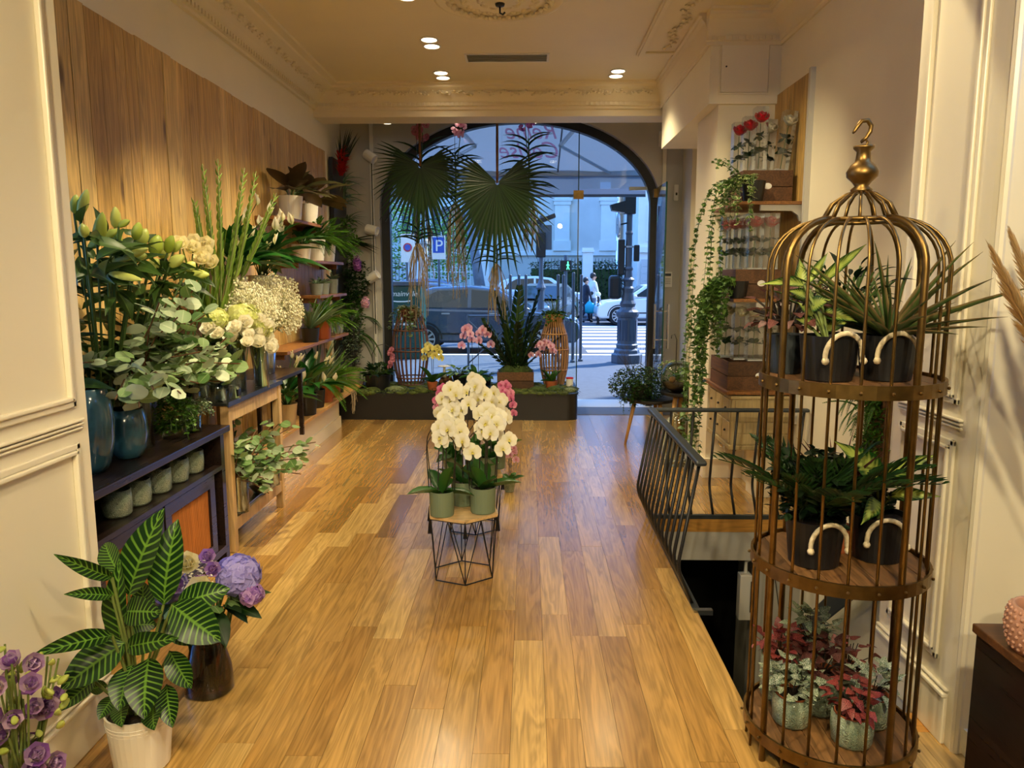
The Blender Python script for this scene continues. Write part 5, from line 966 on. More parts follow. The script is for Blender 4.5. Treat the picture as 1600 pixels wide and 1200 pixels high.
t=thing('fuse_box','white wall box with a black front down in the stairwell','electrical box',(1.50,5.0,-.62)); put('case',B((-.05,-.08,-.12),(.03,.0,.2)),'white_plastic',t,bevel=.004); put('cover',B((.02,-.085,-.06),(.035,-.02,.16)),'black_plastic',t); put('conduit',MB().tube([(.0,-.02,.2),(.0,-.02,.28),(.05,-.02,.3)],.012,8),'white_plastic',t)
t=thing('stair_cable','thin black cable hanging down the grey stairwell wall','cable',(1.62,4.9,-.12)); put('wire',MB().tube([(0,0,0),(.01,-.01,-.15),(.05,-.01,-.3),(.1,-.02,-.6),(.16,-.02,-.8)],.003,5),'black_plastic',t,smooth=True)
# ================================================================ brass bird cage plant stand
CX,CY=1.03,2.42
t=thing('bird_cage_stand','tall brass bird cage plant stand with three round wooden shelves','plant stand',(CX,CY,0)); RC=.262
def bar(a,r,nm='bar'):
    c,s=math.cos(a),math.sin(a); pts=[(RC*c,RC*s,.0),(RC*c,RC*s,1.62)]
    for k in range(1,9):
        q=PI/2*k/8; rr_=.11+(RC-.11)*math.cos(q); pts.append((rr_*c,rr_*s,1.62+.15*math.sin(q)))
    return put(nm,MB().tube(pts,r,7 if r<.008 else 10),'brass',t,smooth=True)
for k in range(4): bar(R(20+90*k),.0105,'frame_pole')
for k in range(20):
    if k%5: bar(R(20+18*k),.0048)
for k in range(16):
    a=2*PI*k/16; put('crown_wire',MB().tube([(.112*math.cos(a),.112*math.sin(a),1.768),(.085*math.cos(a),.085*math.sin(a),1.82),(.045*math.cos(a),.045*math.sin(a),1.848),(.012*math.cos(a),.012*math.sin(a),1.858)],.004,6),'brass',t,smooth=True)
put('crown_ring',MB().tube([(.112*math.cos(2*PI*i/32),.112*math.sin(2*PI*i/32),1.768) for i in range(32)],.007,8,closed=True),'brass',t,smooth=True)
for z in (.085,.665,1.265):
    tr=put('tray',MB().lathe([(0,z-.008),(RC+.006,z-.02),(RC+.014,z-.02),(RC+.014,z+.022),(RC+.006,z+.022),(RC+.004,z-.004),(0,z-.004)],48),'brass',t)
    for k in range(7):
        x0=-.26+k*.0743; x1=x0+.0725; m=MB(); yy=[math.sqrt(max(0,.262**2-x**2)) for x in (x0,x1)]; poly=[]
        for x in (x0,(x0+x1)/2,x1): poly.append((x,-math.sqrt(max(0.0004,.2615**2-x*x))))
        for x in (x1,(x0+x1)/2,x0): poly.append((x,math.sqrt(max(0.0004,.2615**2-x*x))))
        put('tray_board',m.prism(poly,z-.004,z+.012),'tray_wood',tr)
    for k in range(20):
        a=R(20+18*k); put('rivet',MB().ball(((RC+.018)*math.cos(a),(RC+.018)*math.sin(a),z),.0055,6),'brass',tr)
fin=[(.0,1.85),(.03,1.852),(.032,1.862),(.02,1.872),(.028,1.884),(.045,1.90),(.047,1.915),(.036,1.935),(.024,1.945),(.022,1.955),(.020,1.975),(.030,1.985),(.031,1.992),(.0,1.994)]
put('finial',MB().lathe(fin,28),'brass',t,smooth=True)
put('hook',MB().tube([(0,0,1.992)]+[(.010*math.sin(a)*1,0,2.003-.010*math.cos(a)) for a in (.8,1.6,2.6,3.6,4.6)]+[(.004,0,2.016),(.016,0,2.035),(.018,0,2.052),(.006,0,2.068),(-.012,0,2.066),(-.024,0,2.05),(-.032,0,2.036),(-.037,0,2.03)],[.004]*5+[.005]+[.006,.007,.0075,.0075,.007,.0065,.005,.003],8),'brass',t,smooth=True)
# pots in the cage
def ropepot(name,lab,loc,r,h,rz=0):
    t=potted(name,lab,loc,r*.84,r,h,'black_pot',rz=rz); pts=[]
    for k in range(13): a=PI*k/12; pts.append((-.058*math.cos(a),-r*.93-.008-.008*math.sin(a),h*.62+.065*math.sin(a)))
    pts=[(-.06,-r*.93-.012,h*.50)]+pts+[(.06,-r*.93-.012,h*.50)]
    put('rope_handle',MB().tube(pts,.0078,8),'rope',t,smooth=True)
    for s in (-1,1): put('knot',MB().ball((s*.06,-r*.93-.014,h*.49),.012,8),'rope',t,smooth=True)
    return t
b=Vector((.935,2.36,1.277)); t=ropepot('potted_dieffenbachia','dieffenbachia with pale-centred leaves in the left rope-handled pot on the top tray',b,.088,.14,.12)
def traced(t,b,L,mat,key='die',nrm=(-.1,-1,.5)):
    sm=MB(); rz=RZ(-t.rotation_euler.z)
    for p,q,w in L:
        p=rz@(Vector(p)-b);q=rz@(Vector(q)-b); put('leaf',pm_(key,mat),None,t,leaf2(p,q,nrm,w*1.1)); sm.tube([(0,0,.1),(p.x*.4,p.y*.4,p.z*.6+.03),p],.005,5,cap=False)
    put('stalks',sm,'stem_pale',t,stuff=True,smooth=True)
traced(t,b,DIE2,'lf_die')
t=potted('potted_begonia','brownish small-leaved begonia in a blue-grey pot behind the left rope pot',(.862,2.53,1.277),.05,.062,.13,'rail_grey'); rosette(t,40,'heart','lf_fitd',.16,(.04,.06),(.035,.05),(-.3,1.0),.03,stem=.13,stemmat='stem_dark')
t=ropepot('potted_dracaena','spiky dracaena in the right rope-handled pot on the top tray',(1.12,2.37,1.277),.088,.14,-.1); rosette(t,46,'blade','lf_drac',.13,(.2,.42),(.016,.024),(.3,1.45),.015)
t=potted('potted_croton','dark narrow-leaved plant in the blue-grey pot behind the dracaena',(1.06,2.57,1.277),.05,.062,.13,'rail_grey'); rosette(t,70,'lance','lf_deep',.16,(.05,.09),(.014,.02),(-.2,1.2),.02,stem=.2)
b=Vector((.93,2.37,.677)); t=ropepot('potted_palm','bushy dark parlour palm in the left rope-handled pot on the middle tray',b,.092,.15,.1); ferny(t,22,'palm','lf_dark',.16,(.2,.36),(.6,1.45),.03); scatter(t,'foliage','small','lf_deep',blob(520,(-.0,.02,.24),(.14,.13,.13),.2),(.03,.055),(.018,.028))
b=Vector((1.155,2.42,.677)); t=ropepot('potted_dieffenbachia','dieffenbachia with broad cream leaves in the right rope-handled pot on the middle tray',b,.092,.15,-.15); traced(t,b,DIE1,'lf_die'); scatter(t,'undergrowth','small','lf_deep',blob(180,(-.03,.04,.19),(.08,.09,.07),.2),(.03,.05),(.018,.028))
t=potted('potted_cutting','small dark-leaved plant in a terracotta nursery pot on the middle tray',(1.045,2.48,.677),.04,.052,.085,'terracotta',rim=.016); scatter(t,'foliage','small','lf_deep',blob(320,(.0,.0,.22),(.07,.09,.12),.1),(.03,.05),(.014,.02)); rosette(t,10,'blade','lf_fitd',.2,(.15,.26),(.008,.012),(.9,1.5),.02)
def fitt(lab,loc,mat,r,h,pr,n=60,ls=(.036,.056),el=(-.5,.9)):
    t=gpot(lab,loc,pr,h); t['category']='potted plant'; t.name='potted_fittonia'; put('inner_pot',MB().lathe([(pr*.84,h*.9),(pr*.86,h*1.02),(pr*.8,h*1.02),(pr*.78,h*.8),(0,h*.8)],22),'terracotta',t); put('soil',MB().lathe([(0,h*.92),(pr*.79,h*.91)],18),'soil',t)
    for i in range(n):
        p=blob(1,(0,0,h+.05),(r,r,.06),.3)[0]; put('leaf',pm_('heart',mat),None,t,LM(p,math.atan2(p[1],p[0])+U(-.7,.7),U(*el),U(*ls),U(*ls)*.8,U(-.5,.5)))
    stems(t,[((0,0,h*.85),blob(1,(0,0,h+.04),(r,r,.05),.2)[0]) for _ in range(20)],.0018,'stem_dark'); return t
fitt('white-veined fittonia in the left mottled pot on the bottom tray',(.90,2.40,.097),'lf_fitw',.085,.105,.066,70); fitt('red fittonia in the front mottled pot on the bottom tray',(1.055,2.29,.097),'lf_fitr',.07,.105,.066,46,(.035,.05),(-.6,.5)); fitt('white-veined fittonia in the right mottled pot on the bottom tray',(1.165,2.40,.097),'lf_fitw',.08,.105,.064,50); fitt('dark red leggy fittonia in the far right mottled pot on the bottom tray',(1.15,2.56,.097),'lf_fitr',.08,.115,.06,26,(.035,.05),(-.3,.5)); fitt('dark brown fittonia in the middle mottled pot on the bottom tray',(1.02,2.47,.097),'lf_fitd',.085,.15,.062,80); fitt('grey-green fittonia in the tallest mottled pot at the back of the bottom tray',(1.03,2.60,.097),'lf_fitg',.075,.2,.06,50); fitt('reddish fittonia in the back left mottled pot on the bottom tray',(.90,2.56,.097),'lf_fitr',.08,.16,.06,60)
# mossy plant column on the stairwell wall behind the cage
t=thing('moss_panel','narrow vertical panel of moss and ferns on the stairwell wall','plant panel',(XR-.03,3.95,.42)); put('board',B((0,-.12,0),(.03,.12,.66)),'bark',t); scatter(t,'foliage','tiny','lf_fern2',[(U(-.06,.0),U(-.12,.12),U(0,.66)) for _ in range(1300)],(.02,.05),(.012,.018)); [put('frond',frond_mesh('fern','lf_mid'),None,t,LM((-.02,U(-.08,.08),U(.45,.64)),PI+U(-1,1),U(-.4,.9),.2,.2)) for _ in range(12)]
# ================================================================ foreground
b=Vector((-1.27,2.27,0)); t=potted('potted_calathea','big striped calathea in a white pot by the left jamb',b,.085,.104,.2,'white_ceramic',rim=.0); traced(t,b,CAL,'lf_cal','cal',(.1,-1,.55))
for k in range(3): put('pot_ring',MB().tube([((.098+.002*k)*math.cos(2*PI*i/28),(.098+.002*k)*math.sin(2*PI*i/28),.15+.012*k) for i in range(28)],.0016,5,closed=True),'white_ceramic',t)
b=Vector((-1.235,2.72,0)); t=thing('mixed_bouquet','amber glass vase of lilac hydrangea, cream roses and leaves on the floor','bouquet',b)
put('vase',MB().lathe([(0,.003),(.085,.0),(.092,.012),(.085,.1),(.06,.2),(.05,.24),(.055,.25)],30),'amber_glass',t,smooth=True)
hydrangea(t,(.13,.02,.46),.075,'pt_lilac',110,(1,1,.9),.042); hydrangea(t,(-.13,.0,.42),.06,'pt_lilac',80,(1,1,.9),.038); hydrangea(t,(.19,-.02,.40),.04,'pt_mauve',40,(1,1,.9),.03)
rosebunch(t,[(-.03,-.05,.53),(.03,-.1,.45),(-.09,-.04,.50)],'pt_cream',.09); rosebunch(t,[(.02,-.07,.46),(-.06,-.09,.46),(.05,-.02,.50),(.0,.05,.52)],'pt_mauve',.055)
scatter(t,'filler_flowers','tiny','pt_gyp',blob(160,(-.02,-.02,.47),(.12,.1,.07),.2),(.012,.02),(.01,.014)); rosette(t,20,'oval','lf_dark',.36,(.12,.19),(.05,.08),(-.5,.4),.08); rosette(t,14,'round','lf_euc2',.38,(.05,.07),(.04,.05),(-.5,.5),.1); stems(t,[((U(-.05,.05),U(-.05,.05),.02),(U(-.1,.12),U(-.08,.08),.4)) for _ in range(26)],.004,'stem_green')
# lisianthus at the left edge
t=thing('lisianthus_bunch','purple and white lisianthus with green buds in a tall vase at the left edge','bouquet',(-1.40,1.88,.06)); put('vase',MB().lathe([(0,0),(.06,0),(.065,.02),(.055,.2),(.05,.26),(.052,.265)],24),'vase_glass',t,smooth=True)
for i in range(26): p=(U(-.1,.1),U(-.1,.1),U(.2,.5)); put('flower',fmesh('rose','pt_lis'),None,t,aim(p,(p[0]*6+U(-.3,.5),-.6,U(.0,.9)),U(.04,.058),U(0,6)))
for i in range(34): p=(U(-.1,.13),U(-.1,.1),U(.22,.56)); put('bud',bud2 if i else (bud2:=(lambda me:(me.materials.append(M['bud_lily']),me)[1])(bm.mesh('bud',True))),None,t,LM(p,U(-1,3),U(.1,1.3),U(.025,.04),.018)@S(1,1,.55))
stems(t,[((U(-.03,.03),U(-.03,.03),.02),(U(-.1,.12),U(-.1,.1),U(.3,.52))) for _ in range(30)],.003,'stem_pale')
# stand with the studded pot, pampas grass
t=thing('wooden_stand','dark rough wooden stand at the right edge','stand',(1.47,2.02,0)); 
for k in range(3): put('board',B((-.13+k*.1,-.13,0),(-.032+k*.1,-.11,.545)),'ebony',t)
put('side_board',B((-.13,-.11,0),(-.11,.13,.545)),'ebony',t); put('side_board',B((.15,-.11,0),(.17,.13,.545)),'ebony',t); put('back_board',B((-.11,.11,0),(.15,.13,.545)),'ebony',t); put('stand_top',B((-.14,-.14,.545),(.18,.14,.572)),'walnut',t,bevel=.004)
t=thing('studded_vase','dusty pink ceramic pot covered with rows of studs on the wooden stand','vase',(1.415,1.98,.572)); pr=[(0,0),(.07,0),(.085,.03),(.092,.07),(.088,.11),(.078,.132),(.07,.132),(.075,.1),(.07,.03),(0,.02)]; put('body',MB().lathe(pr,36),'rose_pot_pink',t,smooth=True)
m=MB()
for j,z in enumerate((.018,.036,.054,.072,.090,.108,.122)):
    r=np.interp(z,[0,.03,.07,.11,.132],[.07,.085,.092,.088,.078])
    for k in range(26): a=2*PI*(k+.5*(j%2))/26; m.ball((r*math.cos(a),r*math.sin(a),z),.006,6)
put('studs',m,'rose_pot_pink',t,smooth=True,stuff=True)
t=thing('pampas_grass','dried tan pampas plumes in a tall vase at the right edge','dried grass',(1.62,1.95,.572)); put('vase',MB().lathe([(0,0),(.06,0),(.075,.06),(.06,.2),(.04,.3),(.045,.31)],24),'rose_pot_pink',t,smooth=True)
for k,(x,y,z,ln) in enumerate(((-.44,.0,1.06,.42),(-.36,.06,1.10,.45),(-.3,-.02,1.14,.5),(-.25,.08,1.2,.5),(-.2,-.05,1.22,.5),(-.1,.0,1.3,.5),(-.33,.1,.98,.4))):
    tip=Vector((x,y,z)); root=Vector((0,0,.25)); d=(tip-root); s0=tip-d.normalized()*ln; put('stalk',MB().tube([root,s0],.003,5),'pt_dry',t); m=MB()
    for i in range(420):
        q=(i/420)**.8; p=s0+(tip-s0)*q; rr_=.03*math.sin(PI*min(1,q*.85+.12)); a=U(0,6.28); o=Vector((math.cos(a),math.sin(a)*.8,0))*rr_; m.proto(LP['tiny'],leaf2(p,p+d.normalized()*U(.04,.07)+o,(0,-1,0),.0035))
    put('plume',m,'pampas',t,stuff=True)
# ================================================================ the street outside
plain('asphalt',C(84,88,96),.85,var=.12,scale=30); plain('pavement',C(90,94,100),.85,var=.1,scale=12); plain('road_paint',C(232,232,230),.7); plain('stone_wall',C(206,202,190),.8,var=.06,scale=1.2); plain('stone_light',C(232,228,216),.8,var=.04,scale=2); plain('car_grey',C(74,84,100),.22,.3,.6,coat=.6); plain('car_olive',C(96,98,94),.25,.3,coat=.6); plain('car_white',C(226,228,230),.3,coat=.5); plain('car_blue',C(90,104,128),.25,.2,coat=.5); plain('tyre',C(22,22,24),.8); plain('alloy',C(180,184,190),.3,.8); plain('car_glass',C(20,28,38),.06,0,.8); plain('post_grey',C(84,92,104),.45,.2); plain('kiosk_green',C(22,74,66),.45); plain('sign_blue',C(20,84,190),.4); plain('sign_red',C(190,40,70),.4); plain('window_dark',C(52,66,84),.1,0,.7); plain('turquoise',C(20,170,190),.5); plain('rust',C(188,120,128),.4); plain('skin',C(206,160,130),.6)
leafm('lf_hedge',C(34,62,26),C(62,92,40)); leafm('lf_tree',C(110,150,50),C(160,190,84))
m,nt,b=newmat('awning'); M['awning']=m; b.inputs['Base Color'].default_value=C(150,158,172); P(b,rough=.8); tr=nd(nt,'BsdfTranslucent',{0:C(104,112,124)}).outputs[0]; nt.links.new(nd(nt,'MixShader',{0:.5,1:b.outputs[0],2:tr}).outputs[0],nt.nodes['Material Output'].inputs[0])
struct('ground_pavement',B((-40,9.45,-.3),(40,15.4,-.02)),'pavement'); struct('ground_road',B((-60,15.4,-.4),(60,33,-.13)),'asphalt'); struct('ground_far_pavement',B((-60,28.8,-.3),(60,70,-.03)),'pavement'); struct('ground_kerb',B((-40,15.3,-.3),(40,15.5,-.01)),'stone_light')
zb=thing('zebra_crossing','white zebra crossing stripes on the road','road marking',(0,0,-.13))
for k in range(8): put('stripe',B((1.35,17.0+k*1.2,0),(4.6,17.55+k*1.2,.006)),'road_paint',zb)
# cars
def car(lab,loc,L,H,mat,flip=1,Wd=1.75,rz=0):
    """side profile along local x (rear at -x), near side at -y"""
    t=thing('parked_car',lab,'car',loc,rz); t.scale=(flip,1,1); k=L/4.3
    low=[(-2.12,.28),(-2.15,.62),(-2.08,.92),(-1.75,1.0),(.75,.95),(1.75,.84),(2.08,.66),(2.12,.36),(2.0,.24),(-2.0,.24)]
    cab=[(-1.95,.96),(-1.62,1.30),(-1.15,1.44),(-.3,1.47),(.3,1.40),(1.02,.96)]
    def slab(poly,w0,w1,z0,z1):
        m=MB(); n=len(poly)
        def hw(z): return w0+(w1-w0)*max(0,min(1,(z-z0)/(z1-z0)))
        v=[(x*k,-hw(z),z*H/1.47) for x,z in poly]+[(x*k,hw(z),z*H/1.47) for x,z in poly]; m.add(v,[tuple(range(n)),tuple(range(n,2*n))[::-1]]+[(i,n+i,n+(i+1)%n,(i+1)%n) for i in range(n)]); return m
    w=Wd/2; put('body',slab(low,w,w,0,1),mat,t,bevel=.06); put('cabin',slab(cab,w-.03,w-.2,.95,1.47),mat,t,bevel=.05); h=H/1.47
    for s in (-1,1):
        def side(poly,nm,mt,o):
            v=[]; 
            for x,z in poly: ww=(w-.03-.17*(z-.95)/.52)+o; v.append((x*k,s*ww,z*h))
            m=MB(); m.add(v+[(x_,y_-s*.03,z_) for x_,y_,z_ in v],[tuple(range(len(v))),tuple(range(len(v),2*len(v)))[::-1]]+[(i,(i+1)%len(v),len(v)+(i+1)%len(v),len(v)+i) for i in range(len(v))]); put(nm,m,mt,t)
        side([(-1.5,1.01),(-1.35,1.22),(-1.05,1.36),(-.38,1.385),(-.38,1.0)],'side_window','car_glass',.004); side([(-.30,1.0),(-.30,1.385),(.18,1.34),(.74,1.0)],'side_window','car_glass',.004)
        put('sill_strip',B((-1.1*k,s*w-.012,.42*h),(1.0*k,s*w+.012,.46*h)),'tyre',t)
        for x in (-.95,.1): put('door_handle',B((x*k,s*(w+.012)-.012,.86*h),(x*k+.18,s*(w+.012)+.012,.89*h)),'alloy',t,bevel=.005)
        put('mirror',MB().ball((.72*k,s*(w+.08),1.02*h),.09,8,(1,.9,.7)),mat,t,smooth=True)
        for x in (-1.32,1.30):
            wm=put('wheel',MB().lathe([(0,-.1),(.2,-.1),(.315,-.1),(.33,-.07),(.33,.07),(.315,.1),(.2,.1),(0,.1)],28,mat=T((x*k,s*(w-.085),.33))@RX(PI/2)),'tyre',t,smooth=False); m=MB()
            for j in range(10): a=2*PI*j/10; m.box((.04,-.022,-.012),(.215,.022,.012),T((x*k,s*(w+.012),.33))@RX(PI/2)@RZ(a))
            m.lathe([(.05,-.016),(.05,.016),(0,.016)],14,mat=T((x*k,s*(w+.012),.33))@RX(PI/2)); m.tube([(x*k+.215*math.cos(2*PI*i/28),s*(w+.012),.33+.215*math.sin(2*PI*i/28)) for i in range(28)],.014,5,closed=True); put('rim',m,'alloy',wm)
            put('arch_trim',MB().tube([(x*k+.37*math.cos(a),s*(w+.004),.33+.37*math.sin(a)) for a in [PI*i/12 for i in range(13)]],.02,6),'tyre',t)
    def glassq(p): v=[(x*k,y,z*h) for x,y,z in p]; m=MB(); m.add(v,[(0,1,2,3)]); return m
    m=MB(); m.add([(x*k,y,z*h) for x,y,z in ((1.03,-.72,.99),(1.03,.72,.99),(.34,.62,1.395),(.34,-.62,1.395),(1.0,-.72,.97),(1.0,.72,.97),(.31,.62,1.38),(.31,-.62,1.38))],[(0,1,2,3),(7,6,5,4)]); put('windscreen',m,'car_glass',t); m=MB(); m.add([(x*k,y,z*h) for x,y,z in ((-1.95,-.7,1.0),(-1.95,.7,1.0),(-1.64,.62,1.29),(-1.64,-.62,1.29),(-1.92,-.7,.99),(-1.92,.7,.99),(-1.61,.62,1.28),(-1.61,-.62,1.28))],[(3,2,1,0),(4,5,6,7)]); put('rear_window',m,'car_glass',t)
    for s in (-.62,.62): put('headlight',MB().ball((2.0*k,s,.7*h),.13,8,(.6,1.2,.7)),'alloy',t,smooth=True); put('tail_light',MB().ball((-2.06*k,s,.86*h),.12,8,(.5,1.1,.8)),'sign_red',t,smooth=True)
    return t
car('dark grey estate car parked across the pavement edge',(-.95,17.5,-.13),4.3,1.5,'car_grey')
car('grey-brown hatchback waiting beyond the barrier posts',(.5,25.7,-.13),3.6,1.45,'car_olive',-1,1.6,1.25); car('white hatchback with its front wheel beside the lamp post',(4.35,27.2,-.13),4.0,1.45,'car_white',-1); car('pale blue-grey car passing behind the dark estate car',(-2.5,22.4,-.13),4.2,1.52,'car_blue'); car('white van-like car far behind the barrier posts',(.6,29.9,-.03),4.3,1.6,'car_white'); car('dark blue car parked far behind the palm roots',(-4.5,29.6,-.03),4.2,1.5,'car_blue',-1)
# lamp post
t=thing('street_lamp_post','ornate dark cast-iron street lamp post outside the door','lamp post',(1.85,14.1,-.02))
put('plinth',MB().lathe([(0,0),(.29,0),(.29,.16),(.25,.18),(.24,.24),(.2,.28),(0,.28)],8),'post_grey',t,bevel=.01); put('shaft',MB().lathe([(.2,.28),(.205,.34),(.185,.36),(.18,.84),(.2,.86),(.215,.9),(.215,.95),(.16,.99),(.13,1.04),(.15,1.1),(.12,1.16),(.10,1.3),(.11,1.38),(.08,1.42),(.09,1.5),(.12,1.54),(.08,1.58),(.07,1.7),(.09,1.74),(.06,1.78),(.06,2.35),(.07,2.38),(.055,2.42),(.055,3.0)],16),'post_grey',t)
for k in range(8):
    a=2*PI*(k+.5)/8; put('panel_groove',MB().box((-.05,-.004,.42),(.05,.004,.8),RZ(a+PI/2)@T((0,-.178,0))),'car_grey',t)
put('lantern_box',B((-.1,-.1,2.72),(.1,.1,3.05)),'dark_frame',t,bevel=.01); put('lantern_hood',MB().prism([(-.1,2.95),(-.36,2.88),(-.33,2.78),(-.1,2.74)],-.1,.1,'y'),'dark_frame',t)
t=thing('signal_box','black rounded signal housing strapped to the lamp post','signal',(1.85,14.1,0)); put('housing',B((-.36,-.1,1.16),(-.13,.1,1.6)),'dark_frame',t,bevel=.06); put('rear_lamp',B((.09,-.06,1.85),(.19,.06,2.15)),'dark_frame',t,bevel=.02); put('side_lamp',B((-.2,-.06,1.6),(-.08,.06,2.25)),'dark_frame',t,bevel=.02); put('strap',MB().lathe([(.075,2.1),(.08,2.1),(.08,2.13),(.075,2.13)],14),'alloy',t)
t=thing('lamp_post_sign','round traffic mirror seen edge-on beside the lamp post','mirror',(1.62,14.0,2.5)); put('disc',MB().lathe([(0,0),(.22,0),(.23,.015),(.22,.03),(0,.03)],24,mat=RY(PI/2)@S(1,1,1)),'alloy',t); put('arm',MB().tube([(0,0,0),(.22,.1,.05)],.015,6),'dark_frame',t)
# barrier posts and cross barriers
for k,(px,yy,h) in enumerate(((-.33,14.2,1.62),(-.17,14.3,1.62),(-.04,14.2,1.62),(.56,14.2,1.62),(.67,14.4,1.62),(.84,14.1,1.66),(1.0,14.3,1.62))):
    t=thing('barrier_post',['slim grey barrier post farthest left of the row','slim grey barrier post, second from the left','slim grey barrier post, third from the left','slim grey barrier post, fourth from the left','slim grey barrier post, fifth from the left','slim grey barrier post just left of the glass door edge','slim grey barrier post just right of the glass door edge'][k],'post',(px,yy,-.02),0,'row of barrier posts'); put('tube',MB().lathe([(.028,0),(.028,h),(.02,h+.012),(0,h+.014)],12),'post_grey',t); put('collar',MB().lathe([(.05,0),(.045,.04),(.028,.05)],12),'post_grey',t)
for k,x in enumerate((-.62,.2)):
    t=thing('cross_barrier',['low grey cross-braced barrier behind the window crate','low grey cross-braced barrier behind the pale rattan basket'][k],'barrier',(x,12.9,-.02))
    for a in (-.4,.4): put('upright',MB().tube([(a,0,0),(a,0,.95)],.02,8),'post_grey',t)
    put('diagonal',MB().tube([(-.4,0,.12),(.4,0,.85)],.014,6),'post_grey',t); put('diagonal',MB().tube([(-.4,.01,.85),(.4,.01,.12)],.014,6),'post_grey',t); put('top_bar',MB().tube([(-.4,0,.93),(.4,0,.93)],.02,8),'post_grey',t)
for k,(x,y) in enumerate(((2.48,26.8),(2.36,28.2))):
    t=thing('ball_bollard',['black bollard with a white ball top beside the walkers','plain black bollard close behind the walkers'][k],'bollard',(x,y,-.13)); put('post',MB().lathe([(.06,0),(.045,.1),(.04,1.0),(0,1.0)],12),'dark_frame',t); put('ball',MB().ball((0,0,1.06),.085,12),'paper_white' if k==0 else 'dark_frame',t,smooth=True)
t=thing('pedestrian_signal','pedestrian signal box showing a green walking figure','traffic light',(1.08,22,-.03)); put('pole',MB().lathe([(.05,0),(.05,2.2),(0,2.2)],12),'post_grey',t); put('case',B((-.16,-.12,1.75),(.16,.1,2.05)),'dark_frame',t,bevel=.015)
m=MB(); m.ball((.06,-.125,2.0),.02,8,(1,.3,1)); m.tube([(.06,-.125,1.98),(.06,-.125,1.88)],.016,5); m.tube([(.06,-.125,1.88),(.03,-.125,1.79)],.011,5); m.tube([(.06,-.125,1.88),(.10,-.125,1.79)],.011,5); m.tube([(.06,-.125,1.96),(.10,-.125,1.90)],.009,5); m.tube([(.06,-.125,1.96),(.02,-.125,1.90)],.009,5); put('walking_figure',m,'walk_green',t)
t=thing('traffic_light','tall traffic light pole with grey signal boxes by the crossing','traffic light',(.35,20.5,-.03)); put('pole',MB().lathe([(.16,0),(.16,.1),(.1,.16),(.09,1.2),(.14,1.3),(.09,1.4),(.06,1.5),(.05,3.2)],14),'post_grey',t); put('signal_case',B((-.14,-.12,2.1),(.12,.1,2.75)),'dark_frame',t,bevel=.02); put('hood',MB().prism([(-.2,3.05),(.35,3.25),(.38,3.15),(-.2,2.92)],-.14,.14,'y'),'dark_frame',t); put('back_board',B((-.1,-.03,2.3),(.28,0,2.95)),'post_grey',t)
# signs
t=thing('parking_sign','white board with a blue parking sign','sign',(-2.22,19,-.03)); put('pole',MB().lathe([(.03,0),(.03,2.2)],10),'post_grey',t); put('board',B((-.17,-.03,2.02),(.17,-.01,2.60)),'paper_white',t); put('blue_panel',B((-.14,-.036,2.18),(.14,-.03,2.56)),'sign_blue',t)
def text(s,size,mat,parent,mx,name='lettering',shear=0,ext=.002):
    cu=bpy.data.curves.new(name,'FONT'); cu.body=s; cu.size=size; cu.extrude=ext; cu.shear=shear; cu.align_x='CENTER'; o=bpy.data.objects.new(name+'_curve',cu); me=bpy.data.meshes.new_from_object(o); bpy.data.objects.remove(o); me.materials.clear(); me.materials.append(M[mat]); return put(name,me,None,parent,mx)
text('P',.40,'paper_white',t,T((0.01,-.038,2.22))@RX(PI/2))
t=thing('no_parking_sign','round violet-red traffic sign on a white board','sign',(-3.05,19.2,-.03)); put('pole',MB().lathe([(.03,0),(.03,2.3)],10),'post_grey',t); put('board',B((-.14,-.03,1.95),(.2,-.01,2.65)),'paper_white',t); put('disc',MB().lathe([(0,0),(.11,0),(.11,.008),(0,.008)],24,mat=T((.03,-.031,2.32))@RX(PI/2)),'sign_red',t); put('disc_centre',MB().lathe([(0,0),(.075,0),(.075,.004),(0,.004)],24,mat=T((.03,-.04,2.32))@RX(PI/2)),'sign_blue',t)
t=thing('green_kiosk','dark green street kiosk with white lettering behind the left basket','kiosk',(-2.42,14.6,-.02)); put('cabinet',B((-.5,0,0),(.36,.7,1.42)),'kiosk_green',t,bevel=.02); put('roof',B((-.54,-.04,1.42),(.40,.74,1.5)),'post_grey',t,bevel=.01)
text('Romainville',.145,'paper_white',t,T((-.05,-.004,1.22))@RX(PI/2),shear=.2); put('underline',MB().tube([(-.25,-.004,1.13),(-.1,-.004,1.115),(.05,-.004,1.115),(.17,-.004,1.13)],.014,6),'paper_white',t)
for z in (.98,.82): put('roundel',MB().lathe([(0,0),(.06,0),(.06,.004),(0,.004)],20,mat=T((-.02,-.001,z))@RX(PI/2)@S(1.3,1,1)),'paper_white',t)
put('stripe',B((-.2,-.004,.66),(.2,0,.70)),'paper_white',t)
